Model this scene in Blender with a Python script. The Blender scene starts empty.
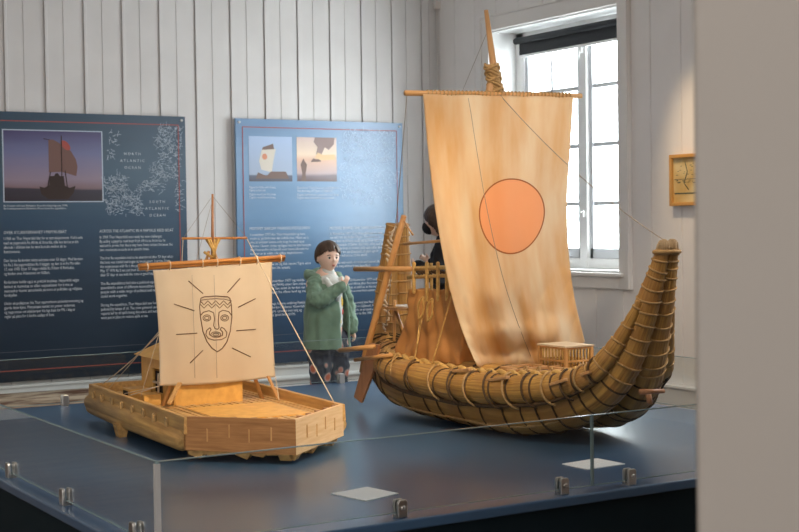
import bpy, bmesh, math, random
from mathutils import Vector, Matrix, noise
random.seed(7)
PI = math.pi
sc = bpy.context.scene
COL = sc.collection

# ------------------------------------------------------------------ camera
FPX, CX, CY = 1408.0, 399.5, 266.0
_d1 = Vector((2287, 74, -FPX)).normalized()
_d2 = Vector((-868, 31, -FPX)); _d2 = (_d2 - _d1 * _d1.dot(_d2)).normalized()
_d3 = _d1.cross(_d2)
CM = Matrix((_d1, _d2, _d3))            # camera axes -> world
CL = Vector((-6.04, -9.2, 1.25))
cam = bpy.data.cameras.new('camera'); camo = bpy.data.objects.new('camera', cam); COL.objects.link(camo)
cam.sensor_width = 36; cam.lens = 36 * FPX / 799; cam.clip_start = 0.05
camo.matrix_world = Matrix.Translation(CL) @ CM.to_4x4()
cam.dof.use_dof = True; cam.dof.focus_distance = 6.2; cam.dof.aperture_fstop = 6.3
sc.camera = camo

def ray(px, py): return CM @ Vector(((px - CX) / FPX, -(py - CY) / FPX, -1))
def on(ax, v, px, py):                   # the point of plane (axis ax = v) seen at a pixel of the survey photo
    r = ray(px, py); return CL + r * ((v - CL[ax]) / r[ax])

# ------------------------------------------------------------------ world, lights, exposure
vs = sc.view_settings
vs.view_transform = 'Standard'; vs.look = 'None'; vs.gamma = 1; vs.use_curve_mapping = False; vs.exposure = 0.17
w = bpy.data.worlds.new('world'); sc.world = w; w.use_nodes = True
bg = w.node_tree.nodes['Background']; bg.inputs[0].default_value = (0.93, 0.97, 1.0, 1); bg.inputs[1].default_value = 17.0

def light(name, kind, loc, target, power, color, size=0.3, sizey=None, spot=60, blend=0.6):
    l = bpy.data.lights.new(name, kind); l.energy = power; l.color = color
    if kind == 'AREA':
        l.size = size
        if sizey: l.shape = 'RECTANGLE'; l.size_y = sizey
    else: l.shadow_soft_size = size
    if kind == 'SPOT': l.spot_size = math.radians(spot); l.spot_blend = blend
    o = bpy.data.objects.new(name, l); COL.objects.link(o); o.location = loc
    o.rotation_euler = (Vector(target) - Vector(loc)).to_track_quat('-Z', 'Y').to_euler()
    return o
WARM = (1.0, 0.80, 0.58); NEUT = (1.0, 0.94, 0.87); COOL = (0.88, 0.94, 1.0)
po = light('window_portal', 'AREA', (0.33, -1.43, 1.78), (-1, -1.43, 1.78), 1, (1, 1, 1), 1.5, 1.8)
po.data.cycles.is_portal = True
light('ceiling_fill', 'AREA', (-3.0, -3.6, 3.30), (-3.0, -3.6, 0), 14, NEUT, 3.0, 3.0)  # added soft fill over the platform, no known lamp there
light('ceiling_fill', 'AREA', (-6.5, -8.0, 3.30), (-6.5, -8.0, 0), 40, NEUT, 3.5, 3.0)  # second added fill, overhead near the camera
light('window_daylight_right', 'AREA', (-.03, -5.0, 1.8), (-1.8, -4.6, .3), 60, (.90, .95, 1), 1.4, 1.7)
light('fill_front', 'AREA', (-6.8, -11.9, 1.9), (-4.5, 0, 1.6), 130, (1, .97, .94), 2.4, 1.7)  # added fill from behind the camera; this wall has no window
light('fill_left', 'AREA', (-8.9, -5.2, 1.9), (0, -3.5, 1.5), 40, (1, .95, .90), 2.4, 1.7)  # added fill from the left, a plain wall without a window
light('track_spot', 'SPOT', (-3.1, -6.0, 3.2), (-3.45, -3.5, 0.6), 300, WARM, 0.06, spot=42)
light('track_spot', 'SPOT', (-3.9, -6.0, 3.2), (-2.3, -3.7, 0.9), 190, WARM, 0.06, spot=46)
light('track_spot', 'SPOT', (-3.7, -6.2, 3.2), (-2.45, -3.9, 1.15), 150, (1, .70, .36), 0.06, spot=20, blend=1)
light('track_spot', 'SPOT', (-1.1, -5.6, 3.2), (-2.2, -4.0, 0.7), 90, WARM, 0.06, spot=46)
light('picture_spot', 'SPOT', (-0.9, -2.9, 3.2), (0, -2.9, 1.5), 110, (1, .72, .42), 0.05, spot=30, blend=1)

# ------------------------------------------------------------------ materials
def mat(name, color, rough=0.6, metal=0.0, spec=0.5, vary=None, scale=8.0, stretch=(1, 1, 1), bump=0.0, bscale=None,
        coords='Object', coat=0.0, trans=0.0, detail=4.0, lo=0.3, hi=0.7, sheen=0.0):
    m = bpy.data.materials.new(name); m.use_nodes = True
    nt = m.node_tree; N = nt.nodes; L = nt.links; b = N['Principled BSDF']
    b.inputs['Base Color'].default_value = (*color, 1); b.inputs['Roughness'].default_value = rough
    b.inputs['Metallic'].default_value = metal; b.inputs['Specular IOR Level'].default_value = spec
    b.inputs['Coat Weight'].default_value = coat; b.inputs['Sheen Weight'].default_value = sheen
    if vary or bump:
        tc = N.new('ShaderNodeTexCoord'); mp = N.new('ShaderNodeMapping'); L.new(tc.outputs[coords], mp.inputs[0])
        mp.inputs['Scale'].default_value = stretch
        n = N.new('ShaderNodeTexNoise'); n.inputs['Scale'].default_value = scale; n.inputs['Detail'].default_value = detail
        L.new(mp.outputs[0], n.inputs['Vector'])
        if vary:
            r = N.new('ShaderNodeValToRGB'); L.new(n.outputs[0], r.inputs[0])
            r.color_ramp.elements[0].position = lo; r.color_ramp.elements[1].position = hi
            r.color_ramp.elements[0].color = (*vary, 1); r.color_ramp.elements[1].color = (*color, 1)
            L.new(r.outputs[0], b.inputs['Base Color'])
        if bump:
            n2 = n
            if bscale:
                n2 = N.new('ShaderNodeTexNoise'); n2.inputs['Scale'].default_value = bscale; L.new(mp.outputs[0], n2.inputs['Vector'])
            bp = N.new('ShaderNodeBump'); bp.inputs['Strength'].default_value = bump; bp.inputs['Distance'].default_value = 0.01
            L.new(n2.outputs[0], bp.inputs['Height']); L.new(bp.outputs[0], b.inputs['Normal'])
    if trans:
        out = N['Material Output']; tr = N.new('ShaderNodeBsdfTranslucent'); mx = N.new('ShaderNodeMixShader'); mx.inputs[0].default_value = trans
        src = b.inputs['Base Color'].links[0].from_socket if b.inputs['Base Color'].is_linked else None
        if src: L.new(src, tr.inputs[0])
        else: tr.inputs[0].default_value = (*color, 1)
        L.new(b.outputs[0], mx.inputs[1]); L.new(tr.outputs[0], mx.inputs[2]); L.new(mx.outputs[0], out.inputs[0])
    return m

M = {}
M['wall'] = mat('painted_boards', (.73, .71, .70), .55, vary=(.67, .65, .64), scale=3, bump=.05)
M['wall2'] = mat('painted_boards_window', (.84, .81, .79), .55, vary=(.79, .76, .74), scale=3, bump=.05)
M['white'] = mat('white_paint', (.80, .80, .79), .4)
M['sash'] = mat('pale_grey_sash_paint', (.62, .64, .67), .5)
M['trimwhite'] = mat('white_trim', (.78, .75, .72), .45)
M['plain'] = mat('plain_plaster', (.50, .44, .38), .8)
M['ceil'] = mat('ceiling_paint', (.7, .69, .67), .8)
M['floor'] = mat('floor_boards', (.20, .14, .10), .5, vary=(.12, .08, .06), scale=2, stretch=(1, 8, 1))
M['part'] = mat('partition_paint', (.335, .31, .285), .7)
M['blue'] = mat('blue_platform_paint', (.046, .108, .205), .24, vary=(.040, .096, .185), scale=1.5, spec=.55)
_b = M['blue'].node_tree.nodes['Principled BSDF']; _b.inputs['Coat Weight'].default_value = .3; _b.inputs['Coat Roughness'].default_value = .42
M['navy'] = mat('dark_navy_base', (.004, .014, .021), .7, spec=.2)
M['black'] = mat('black_fabric', (.010, .010, .014), .85, vary=(.004, .004, .006), scale=12, bump=.3)
M['blind'] = mat('charcoal_blind', (.022, .025, .03), .7)
M['metal'] = mat('brushed_steel', (.55, .53, .50), .3, metal=1)
M['card'] = mat('white_card', (.80, .80, .80), .5)
M['wood'] = mat('light_wood', (.62, .36, .13), .5, vary=(.44, .23, .08), scale=5, stretch=(1, 12, 12), bump=.15)
M['ply'] = mat('golden_plywood', (.76, .43, .11), .5, vary=(.60, .31, .07), scale=22, stretch=(1, 1, 1), bump=.05, detail=8)
M['face'] = mat('lit_wood_board', (.82, .58, .33), .5, vary=(.70, .45, .22), scale=4, stretch=(3, 1, 22), bump=.12)  # window light on the right bow board put into the wood colour
M['face_shaded'] = mat('shaded_grained_board', (.44, .21, .07), .5, vary=(.28, .12, .035), scale=4, stretch=(3, 1, 22), bump=.12)  # shade on the left bow board put into the colour, with grain
M['log'] = mat('balsa_log', (.64, .38, .125), .6, vary=(.38, .20, .065), scale=5, stretch=(1, 10, 10), bump=.3)
M['deck'] = mat('split_bamboo', (.66, .41, .16), .5, vary=(.46, .26, .09), scale=5, stretch=(1, 14, 8), bump=.3)
M['cane'] = mat('orange_cane', (.62, .27, .06), .4, vary=(.42, .16, .035), scale=12, bump=.1)
M['oar'] = mat('brown_stained_wood', (.40, .19, .085), .5, vary=(.27, .12, .05), scale=6, stretch=(10, 10, 1), bump=.1)
M['pole'] = mat('honey_wood_pole', (.60, .33, .12), .45, vary=(.46, .23, .075), scale=9, bump=.1)
M['spruce'] = mat('mast_wood', (.52, .29, .12), .5, vary=(.38, .20, .08), scale=8, stretch=(6, 6, 1), bump=.1)
M['rope'] = mat('hemp_rope', (.46, .29, .12), .85, vary=(.30, .18, .07), scale=60, bump=.5)
M['darkrope'] = mat('dark_rope', (.10, .055, .022), .9, vary=(.05, .028, .012), scale=60, bump=.4)
M['cord'] = mat('pale_cord', (.62, .50, .36), .8)
M['thread'] = mat('thin_grey_thread', (.34, .28, .22), .8)
M['gold'] = mat('golden_straw', (.60, .38, .12), .7, vary=(.40, .23, .06), scale=50, bump=.5)
M['canvas'] = mat('cream_canvas', (.76, .64, .47), .8, vary=(.71, .58, .41), scale=5, trans=.25, bump=.12, bscale=9)
M['tan'] = mat('tan_canvas_cover', (.47, .22, .06), .75, vary=(.33, .14, .035), scale=7, bump=.25)
M['ink'] = mat('brown_ink_line', (.16, .08, .035), .7)
M['hole'] = mat('hollow_shade', (.02, .012, .008), .9)  # near-black colour standing for the shade inside openings
M['skin'] = mat('child_skin', (.88, .64, .52), .5, vary=(.84, .54, .42), scale=14)
M['hair'] = mat('dark_brown_hair', (.085, .044, .022), .5, vary=(.04, .02, .011), scale=30, stretch=(1, 1, .3), bump=.4)
M['green'] = mat('green_jersey', (.18, .29, .215), .85, vary=(.14, .235, .17), scale=14, bump=.3, sheen=.2)
M['fleece'] = mat('white_fleece', (.62, .64, .62), .9, bump=.4, scale=60)
M['red'] = mat('red_print', (.55, .04, .03), .7)
M['yellow'] = mat('yellow_print', (.75, .50, .04), .7)
M['eyew'] = mat('eye_white', (.75, .72, .70), .3)
M['iris'] = mat('dark_iris', (.02, .012, .01), .2)
M['lip'] = mat('lip', (.50, .16, .12), .5)
M['shoe'] = mat('dark_shoe', (.03, .03, .035), .6)
M['chair'] = mat('pale_chair_wood', (.55, .50, .44), .6)
M['frame'] = mat('gold_wood_frame', (.62, .32, .08), .4)
M['oldwood'] = mat('weathered_timber', (.50, .40, .30), .8, vary=(.12, .055, .03), scale=5, stretch=(.7, 6, 9), lo=.42, hi=.6, bump=.4)
M['print_w'] = mat('white_print', (.66, .72, .78), .6)
M['print_w2'] = mat('bright_white_print', (.78, .84, .92), .6)
M['print_map'] = mat('pale_blue_print', (.52, .60, .70), .6)
M['print_map2'] = mat('pale_map_print', (.55, .68, .85), .6)
M['print_red'] = mat('red_line_print', (.40, .085, .07), .6)
M['print_grey'] = mat('grey_line_print', (.12, .13, .16), .6)

def pants_mat():
    m = mat('dark_flowered_cloth', (.02, .022, .035), .8); N = m.node_tree.nodes; L = m.node_tree.links; b = N['Principled BSDF']
    tc = N.new('ShaderNodeTexCoord'); v = N.new('ShaderNodeTexVoronoi'); v.inputs['Scale'].default_value = 11
    L.new(tc.outputs['Object'], v.inputs['Vector']); r = N.new('ShaderNodeValToRGB'); L.new(v.outputs['Distance'], r.inputs[0])
    e = r.color_ramp.elements; e[0].position = .18; e[0].color = (.60, .13, .04, 1); e[1].position = .42; e[1].color = (.018, .02, .035, 1)
    q = e.new(.30); q.color = (.55, .30, .26, 1); q = e.new(.36); q.color = (.06, .09, .10, 1)
    L.new(r.outputs[0], b.inputs['Base Color']); return m
M['pants'] = pants_mat()

def reed_mat(name, c1, c2, c3, fine=46):
    """reed bundle: fine stalks along the tube (UV: u round, v along)"""
    m = bpy.data.materials.new(name); m.use_nodes = True; nt = m.node_tree; N = nt.nodes; L = nt.links; b = N['Principled BSDF']
    b.inputs['Roughness'].default_value = .55
    tc = N.new('ShaderNodeTexCoord'); mp = N.new('ShaderNodeMapping'); mp.inputs['Scale'].default_value = (fine, 2.2, 1)
    L.new(tc.outputs['UV'], mp.inputs[0]); n = N.new('ShaderNodeTexNoise'); n.inputs['Scale'].default_value = 1; n.inputs['Detail'].default_value = 3
    L.new(mp.outputs[0], n.inputs['Vector'])
    n2 = N.new('ShaderNodeTexNoise'); n2.inputs['Scale'].default_value = 9; n2.inputs['Detail'].default_value = 4; L.new(tc.outputs['Object'], n2.inputs['Vector'])
    r = N.new('ShaderNodeValToRGB'); L.new(n.outputs[0], r.inputs[0]); e = r.color_ramp.elements
    e[0].position = .32; e[0].color = (*c2, 1); e[1].position = .62; e[1].color = (*c1, 1)
    mx = N.new('ShaderNodeMix'); mx.data_type = 'RGBA'; r2 = N.new('ShaderNodeValToRGB'); L.new(n2.outputs[0], r2.inputs[0])
    r2.color_ramp.elements[0].position = .40; r2.color_ramp.elements[1].position = .68
    L.new(r2.outputs[0], mx.inputs[0]); L.new(r.outputs[0], mx.inputs[6]); mx.inputs[7].default_value = (*c3, 1); L.new(mx.outputs[2], b.inputs['Base Color'])
    bp = N.new('ShaderNodeBump'); bp.inputs['Strength'].default_value = .6; bp.inputs['Distance'].default_value = .006
    L.new(n.outputs[0], bp.inputs['Height']); L.new(bp.outputs[0], b.inputs['Normal']); return m
M['reed'] = reed_mat('papyrus_reed', (.48, .27, .062), (.21, .10, .022), (.31, .15, .036))
M['reed_top'] = reed_mat('dry_reed_ends', (.55, .42, .25), (.22, .15, .08), (.40, .28, .16))

def glass_mat():
    m = bpy.data.materials.new('clear_glass'); m.use_nodes = True; N = m.node_tree.nodes; L = m.node_tree.links
    for n in list(N):
        if n.type != 'OUTPUT_MATERIAL': N.remove(n)
    out = [n for n in N if n.type == 'OUTPUT_MATERIAL'][0]
    t = N.new('ShaderNodeBsdfTransparent'); t.inputs[0].default_value = (.955, .975, .97, 1)
    g = N.new('ShaderNodeBsdfGlossy'); g.inputs['Roughness'].default_value = .02; g.inputs[0].default_value = (1, 1, 1, 1)
    f = N.new('ShaderNodeFresnel'); ge = N.new('ShaderNodeNewGeometry'); ir = N.new('ShaderNodeMapRange'); ir.inputs[3].default_value = 1.45; ir.inputs[4].default_value = 1 / 1.45; L.new(ge.outputs['Backfacing'], ir.inputs[0]); L.new(ir.outputs[0], f.inputs[0]); mx = N.new('ShaderNodeMixShader')
    L.new(f.outputs[0], mx.inputs[0]); L.new(t.outputs[0], mx.inputs[1]); L.new(g.outputs[0], mx.inputs[2]); L.new(mx.outputs[0], out.inputs[0]); return m
M['glass'] = glass_mat()
M['glassedge'] = mat('glass_edge', (.22, .30, .31), .2, spec=.5)

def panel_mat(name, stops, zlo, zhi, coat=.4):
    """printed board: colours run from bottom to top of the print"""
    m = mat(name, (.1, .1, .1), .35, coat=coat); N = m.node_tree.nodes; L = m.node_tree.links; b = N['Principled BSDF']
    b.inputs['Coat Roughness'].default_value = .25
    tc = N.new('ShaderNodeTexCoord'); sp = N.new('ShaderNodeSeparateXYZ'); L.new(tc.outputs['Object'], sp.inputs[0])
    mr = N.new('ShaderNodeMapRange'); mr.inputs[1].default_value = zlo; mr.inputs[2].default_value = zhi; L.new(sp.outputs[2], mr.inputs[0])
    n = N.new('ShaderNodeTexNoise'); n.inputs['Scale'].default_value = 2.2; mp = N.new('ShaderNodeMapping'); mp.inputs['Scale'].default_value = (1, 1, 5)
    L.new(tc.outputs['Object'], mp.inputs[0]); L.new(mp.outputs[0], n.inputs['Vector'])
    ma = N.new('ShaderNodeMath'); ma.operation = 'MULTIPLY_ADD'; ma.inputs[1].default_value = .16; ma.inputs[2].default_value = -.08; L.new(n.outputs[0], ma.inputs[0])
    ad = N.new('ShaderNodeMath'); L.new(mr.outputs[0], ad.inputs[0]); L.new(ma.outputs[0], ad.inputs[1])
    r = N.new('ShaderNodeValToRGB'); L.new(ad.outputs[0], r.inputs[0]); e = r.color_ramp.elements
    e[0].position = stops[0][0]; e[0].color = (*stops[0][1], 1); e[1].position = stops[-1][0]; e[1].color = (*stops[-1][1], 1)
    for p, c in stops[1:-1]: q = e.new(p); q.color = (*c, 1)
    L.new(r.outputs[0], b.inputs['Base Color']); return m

def sail_mat():
    """tan cotton sail with an orange sun disc sewn in the middle (UV)"""
    m = mat('tan_sailcloth', (.60, .38, .20), .8); nt = m.node_tree; N = nt.nodes; L = nt.links; b = N['Principled BSDF']  # the cloth's own tan, varied at random like dye
    uv = N.new('ShaderNodeTexCoord')
    def math_(op, a, bb=None, v=None):
        n = N.new('ShaderNodeMath'); n.operation = op
        L.new(a, n.inputs[0])
        if bb is not None: L.new(bb, n.inputs[1])
        if v is not None: n.inputs[1].default_value = v
        return n.outputs[0]
    nz = N.new('ShaderNodeTexNoise'); nz.inputs['Scale'].default_value = 2.2; nz.inputs['Detail'].default_value = 5
    mp = N.new('ShaderNodeMapping'); mp.inputs['Scale'].default_value = (2.2, .8, 1); L.new(uv.outputs['UV'], mp.inputs[0]); L.new(mp.outputs[0], nz.inputs['Vector'])
    r = N.new('ShaderNodeValToRGB'); L.new(nz.outputs[0], r.inputs[0]); e = r.color_ramp.elements
    e[0].position = .36; e[0].color = (.76, .49, .22, 1); e[1].position = .60; e[1].color = (.87, .73, .53, 1)
    sp = N.new('ShaderNodeSeparateXYZ'); L.new(uv.outputs['UV'], sp.inputs[0])
    dx = math_('MULTIPLY', math_('SUBTRACT', sp.outputs[0], v=SUN[0]), v=1 / SUN[2]); dy = math_('MULTIPLY', math_('SUBTRACT', sp.outputs[1], v=SUN[1]), v=1 / SUN[3])
    d = math_('SQRT', math_('ADD', math_('MULTIPLY', dx, dx), math_('MULTIPLY', dy, dy)))
    r2 = N.new('ShaderNodeValToRGB'); L.new(math_('MULTIPLY', d, v=.5), r2.inputs[0]); e = r2.color_ramp.elements
    r2.color_ramp.interpolation = 'CONSTANT'
    e[0].position = 0; e[0].color = (1, 1, 1, 1); e[1].position = .5; e[1].color = (0, 0, 0, 1)
    r3 = N.new('ShaderNodeValToRGB'); L.new(math_('MULTIPLY', d, v=.5), r3.inputs[0]); e = r3.color_ramp.elements; r3.color_ramp.interpolation = 'CONSTANT'
    e[0].position = 0; e[0].color = (0, 0, 0, 1); e[1].position = .485; e[1].color = (1, 1, 1, 1); q = e.new(.507); q.color = (0, 0, 0, 1)
    m1 = N.new('ShaderNodeMix'); m1.data_type = 'RGBA'; L.new(r2.outputs[0], m1.inputs[0]); L.new(r.outputs[0], m1.inputs[6])
    nd = N.new('ShaderNodeValToRGB'); L.new(nz.outputs[0], nd.inputs[0]); nd.color_ramp.elements[0].color = (.88, .44, .20, 1); nd.color_ramp.elements[1].color = (.93, .52, .27, 1); L.new(nd.outputs[0], m1.inputs[7])
    m2 = N.new('ShaderNodeMix'); m2.data_type = 'RGBA'; L.new(r3.outputs[0], m2.inputs[0]); L.new(m1.outputs[2], m2.inputs[6]); m2.inputs[7].default_value = (.42, .15, .05, 1)
    L.new(m2.outputs[2], b.inputs['Base Color'])
    n4 = N.new('ShaderNodeTexNoise'); n4.inputs['Scale'].default_value = 7; bp = N.new('ShaderNodeBump'); bp.inputs['Strength'].default_value = .25; bp.inputs['Distance'].default_value = .02
    L.new(uv.outputs['Object'], n4.inputs['Vector']); L.new(n4.outputs[0], bp.inputs['Height']); L.new(bp.outputs[0], b.inputs['Normal'])
    tr = N.new('ShaderNodeBsdfTranslucent'); L.new(m2.outputs[2], tr.inputs[0]); mx = N.new('ShaderNodeMixShader'); mx.inputs[0].default_value = .5
    L.new(b.outputs[0], mx.inputs[1]); L.new(tr.outputs[0], mx.inputs[2]); L.new(mx.outputs[0], N['Material Output'].inputs[0]); return m

# ------------------------------------------------------------------ mesh helpers
class MB:
    def __init__(s): s.v = []; s.f = []; s.m = []; s.sm = []; s.uv = []
    def add(s, vs, fs, mi=0, smooth=False, uvs=None):
        o = len(s.v); s.v += [Vector(p) for p in vs]
        for k, f in enumerate(fs):
            s.f.append([o + i for i in f]); s.m.append(mi); s.sm.append(smooth)
            s.uv.append(uvs[k] if uvs else [(0, 0)] * len(f))
        return s
    def box(s, c, size, rot=None, mi=0):
        h = Vector(size) / 2; c = Vector(c)
        R = Matrix.Identity(3) if rot is None else (rot if isinstance(rot, Matrix) else Matrix.Rotation(rot, 3, 'Z'))
        vs = [c + R @ Vector((x * h.x, y * h.y, z * h.z)) for x in (-1, 1) for y in (-1, 1) for z in (-1, 1)]
        return s.add(vs, [(0, 1, 3, 2), (4, 6, 7, 5), (0, 4, 5, 1), (2, 3, 7, 6), (0, 2, 6, 4), (1, 5, 7, 3)], mi)
    def bar(s, a, b, wd, th, mi=0, up=(0, 0, 1)):
        a = Vector(a); b = Vector(b); d = (b - a); L = d.length; d.normalize(); u = Vector(up)
        y = u.cross(d)
        if y.length < 1e-4: y = Vector((1, 0, 0)).cross(d)
        y.normalize(); z = d.cross(y)
        return s.box((a + b) / 2, (L, wd, th), Matrix((d, y, z)).transposed(), mi)
    def prism(s, poly, axis, a, b, mi=0):
        """poly: 2D points; extruded along axis from a to b"""
        def P(p, t):
            if axis == 2: return (p[0], p[1], t)
            if axis == 0: return (t, p[0], p[1])
            return (p[0], t, p[1])
        n = len(poly); vs = [P(p, a) for p in poly] + [P(p, b) for p in poly]
        fs = [tuple(range(n)), tuple(range(2 * n - 1, n - 1, -1))] + [(i, (i + 1) % n, n + (i + 1) % n, n + i) for i in range(n)]
        return s.add(vs, fs, mi)
    def tube(s, pts, r, n=10, mi=0, cap=True, closed=False, smooth=True, ridge=None, flat=1.0, ref=None, round_end=False):
        pts = [Vector(p) for p in pts]; k = len(pts); rs = list(r) if hasattr(r, '__len__') else [r] * k
        if round_end and not closed:
            a = (pts[0] - pts[1]).normalized(); b = (pts[-1] - pts[-2]).normalized()
            pre = [(pts[0] + a * rs[0] * q, rs[0] * math.sqrt(max(0, 1 - q * q))) for q in (.98, .8, .45)]
            post = [(pts[-1] + b * rs[-1] * q, rs[-1] * math.sqrt(max(0, 1 - q * q))) for q in (.45, .8, .98)]
            rs = [x[1] for x in pre] + rs + [x[1] for x in post]; pts = [x[0] for x in pre] + pts + [x[0] for x in post]; k = len(pts)
        T = []
        for i in range(k):
            if closed: t = pts[(i + 1) % k] - pts[i - 1]
            else: t = pts[min(i + 1, k - 1)] - pts[max(i - 1, 0)]
            if t.length < 1e-9: t = Vector((0, 0, 1))
            T.append(t.normalized())
        u = Vector(ref) if ref else (Vector((0, 0, 1)) if abs(T[0].z) < .9 else Vector((1, 0, 0)))
        u = (u - T[0] * u.dot(T[0])).normalized(); vs = []; L = 0; Ls = []
        for i in range(k):
            u = u - T[i] * u.dot(T[i])
            if u.length < 1e-6: u = T[i].orthogonal()
            u.normalize(); w_ = T[i].cross(u)
            if i: L += (pts[i] - pts[i - 1]).length
            Ls.append(L)
            for j in range(n):
                a = 2 * PI * j / n; rr = rs[i] * (ridge(a, i) if ridge else 1)
                vs.append(pts[i] + u * math.cos(a) * rr * flat + w_ * math.sin(a) * rr)
        fs = []; uvs = []
        for i in range(k if closed else k - 1):
            i2 = (i + 1) % k
            for j in range(n):
                j2 = (j + 1) % n; fs.append((i * n + j, i * n + j2, i2 * n + j2, i2 * n + j)); l2 = Ls[i2] if i2 else L
                uvs.append([(j / n, Ls[i]), ((j + 1) / n, Ls[i]), ((j + 1) / n, l2), (j / n, l2)])
        if cap and not closed:
            fs.append(tuple(range(n - 1, -1, -1))); fs.append(tuple((k - 1) * n + j for j in range(n)))
            uvs += [[(vs[q].x * 4, vs[q].y * 4) for q in fs[-2]], [(vs[q].x * 4, vs[q].y * 4) for q in fs[-1]]]
        return s.add(vs, fs, mi, smooth, uvs)
    def grid(s, fn, nu, nv, mi=0, smooth=True, thick=0.0):
        P = [[Vector(fn(i / nu, j / nv)) for i in range(nu + 1)] for j in range(nv + 1)]
        vs = [p for row in P for p in row]; fs = []; uvs = []
        for j in range(nv):
            for i in range(nu):
                a = j * (nu + 1) + i; fs.append((a, a + 1, a + nu + 2, a + nu + 1))
                uvs.append([(i / nu, j / nv), ((i + 1) / nu, j / nv), ((i + 1) / nu, (j + 1) / nv), (i / nu, (j + 1) / nv)])
        return s.add(vs, fs, mi, smooth, uvs)
    def lathe(s, prof, c=(0, 0, 0), n=20, mi=0, axis=None):
        c = Vector(c); vs = []; R = axis.to_track_quat('Z', 'Y').to_matrix() if axis else Matrix.Identity(3)
        for r, z in prof:
            for j in range(n): a = 2 * PI * j / n; vs.append(c + R @ Vector((r * math.cos(a), r * math.sin(a), z)))
        fs = [(i * n + j, i * n + (j + 1) % n, (i + 1) * n + (j + 1) % n, (i + 1) * n + j) for i in range(len(prof) - 1) for j in range(n)]
        fs += [tuple(range(n - 1, -1, -1)), tuple((len(prof) - 1) * n + j for j in range(n))]
        return s.add(vs, fs, mi, True)
    def ball(s, c, r, sx=1, sy=1, sz=1, n=16, mi=0):
        c = Vector(c); vs = [c + Vector((0, 0, r * sz))]; m = n // 2
        for i in range(1, m):
            a = PI * i / m
            for j in range(n): b = 2 * PI * j / n; vs.append(c + Vector((r * sx * math.sin(a) * math.cos(b), r * sy * math.sin(a) * math.sin(b), r * sz * math.cos(a))))
        vs.append(c - Vector((0, 0, r * sz))); fs = [(0, 1 + j, 1 + (j + 1) % n) for j in range(n)]
        for i in range(m - 2): fs += [(1 + i * n + j, 1 + (i + 1) * n + j, 1 + (i + 1) * n + (j + 1) % n, 1 + i * n + (j + 1) % n) for j in range(n)]
        b0 = 1 + (m - 2) * n; fs += [(b0 + (j + 1) % n, b0 + j, len(vs) - 1) for j in range(n)]
        return s.add(vs, fs, mi, True)
    def build(s, name, mats, parent=None, bevel=0, solid=0, voxel=0, disp=None):
        me = bpy.data.meshes.new(name); me.from_pydata([tuple(p) for p in s.v], [], s.f)
        uvl = me.uv_layers.new(name='UVMap')
        for p, uvs in zip(me.polygons, s.uv):
            for li, q in zip(p.loop_indices, uvs): uvl.data[li].uv = q
        mats = mats if isinstance(mats, (list, tuple)) else [mats]
        for m in mats: me.materials.append(m)
        for p, mi, sm in zip(me.polygons, s.m, s.sm): p.material_index = mi; p.use_smooth = sm
        bm = bmesh.new(); bm.from_mesh(me); bmesh.ops.recalc_face_normals(bm, faces=bm.faces) if solid == 0 else None; bm.to_mesh(me); bm.free()
        o = bpy.data.objects.new(name, me); COL.objects.link(o)
        if voxel:
            md = o.modifiers.new('r', 'REMESH'); md.mode = 'VOXEL'; md.voxel_size = voxel; md.use_smooth_shade = True
            sm_ = o.modifiers.new('s', 'SMOOTH'); sm_.factor = .5; sm_.iterations = 3
            me2 = bpy.data.meshes.new_from_object(o.evaluated_get(bpy.context.evaluated_depsgraph_get())); o.modifiers.clear()
            o.data = me2; me2.name = name
            if disp:
                for v in me2.vertices: v.co += disp(v.co, v.normal)
            for p in me2.polygons: p.use_smooth = True
        if solid: md = o.modifiers.new('solid', 'SOLIDIFY'); md.thickness = solid; md.offset = 0
        if bevel: md = o.modifiers.new('bevel', 'BEVEL'); md.width = bevel; md.segments = 2; md.limit_method = 'ANGLE'
        if parent: o.parent = parent
        return o

def tag(o, label, cat, group=None):
    o['label'] = label; o['category'] = cat
    if group: o['group'] = group
    return o
def thing(name, label, cat, loc=(0, 0, 0), rz=0, group=None):
    o = bpy.data.objects.new(name, None); COL.objects.link(o); o.location = loc; o.rotation_euler = (0, 0, rz); o.empty_display_size = .1
    return tag(o, label, cat, group)
def struct(o): o['kind'] = 'structure'; return o
def lab(o, l): o['label'] = l; return o
def spline(P, t):
    """Catmull-Rom through rows of numbers, t in 0..1"""
    n = len(P) - 1; x = max(0, min(n - 1e-9, t * n)); i = int(x); f = x - i
    a, b, c, d = P[max(i - 1, 0)], P[i], P[i + 1], P[min(i + 2, n)]
    return [0.5 * (2 * q1 + (q2 - q0) * f + (2 * q0 - 5 * q1 + 4 * q2 - q3) * f * f + (3 * q1 - q0 - 3 * q2 + q3) * f ** 3) for q0, q1, q2, q3 in zip(a, b, c, d)]
def sag(a, b, s, n=12):
    a = Vector(a); b = Vector(b); return [a.lerp(b, i / n) - Vector((0, 0, 4 * s * (i / n) * (1 - i / n))) for i in range(n + 1)]

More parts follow.
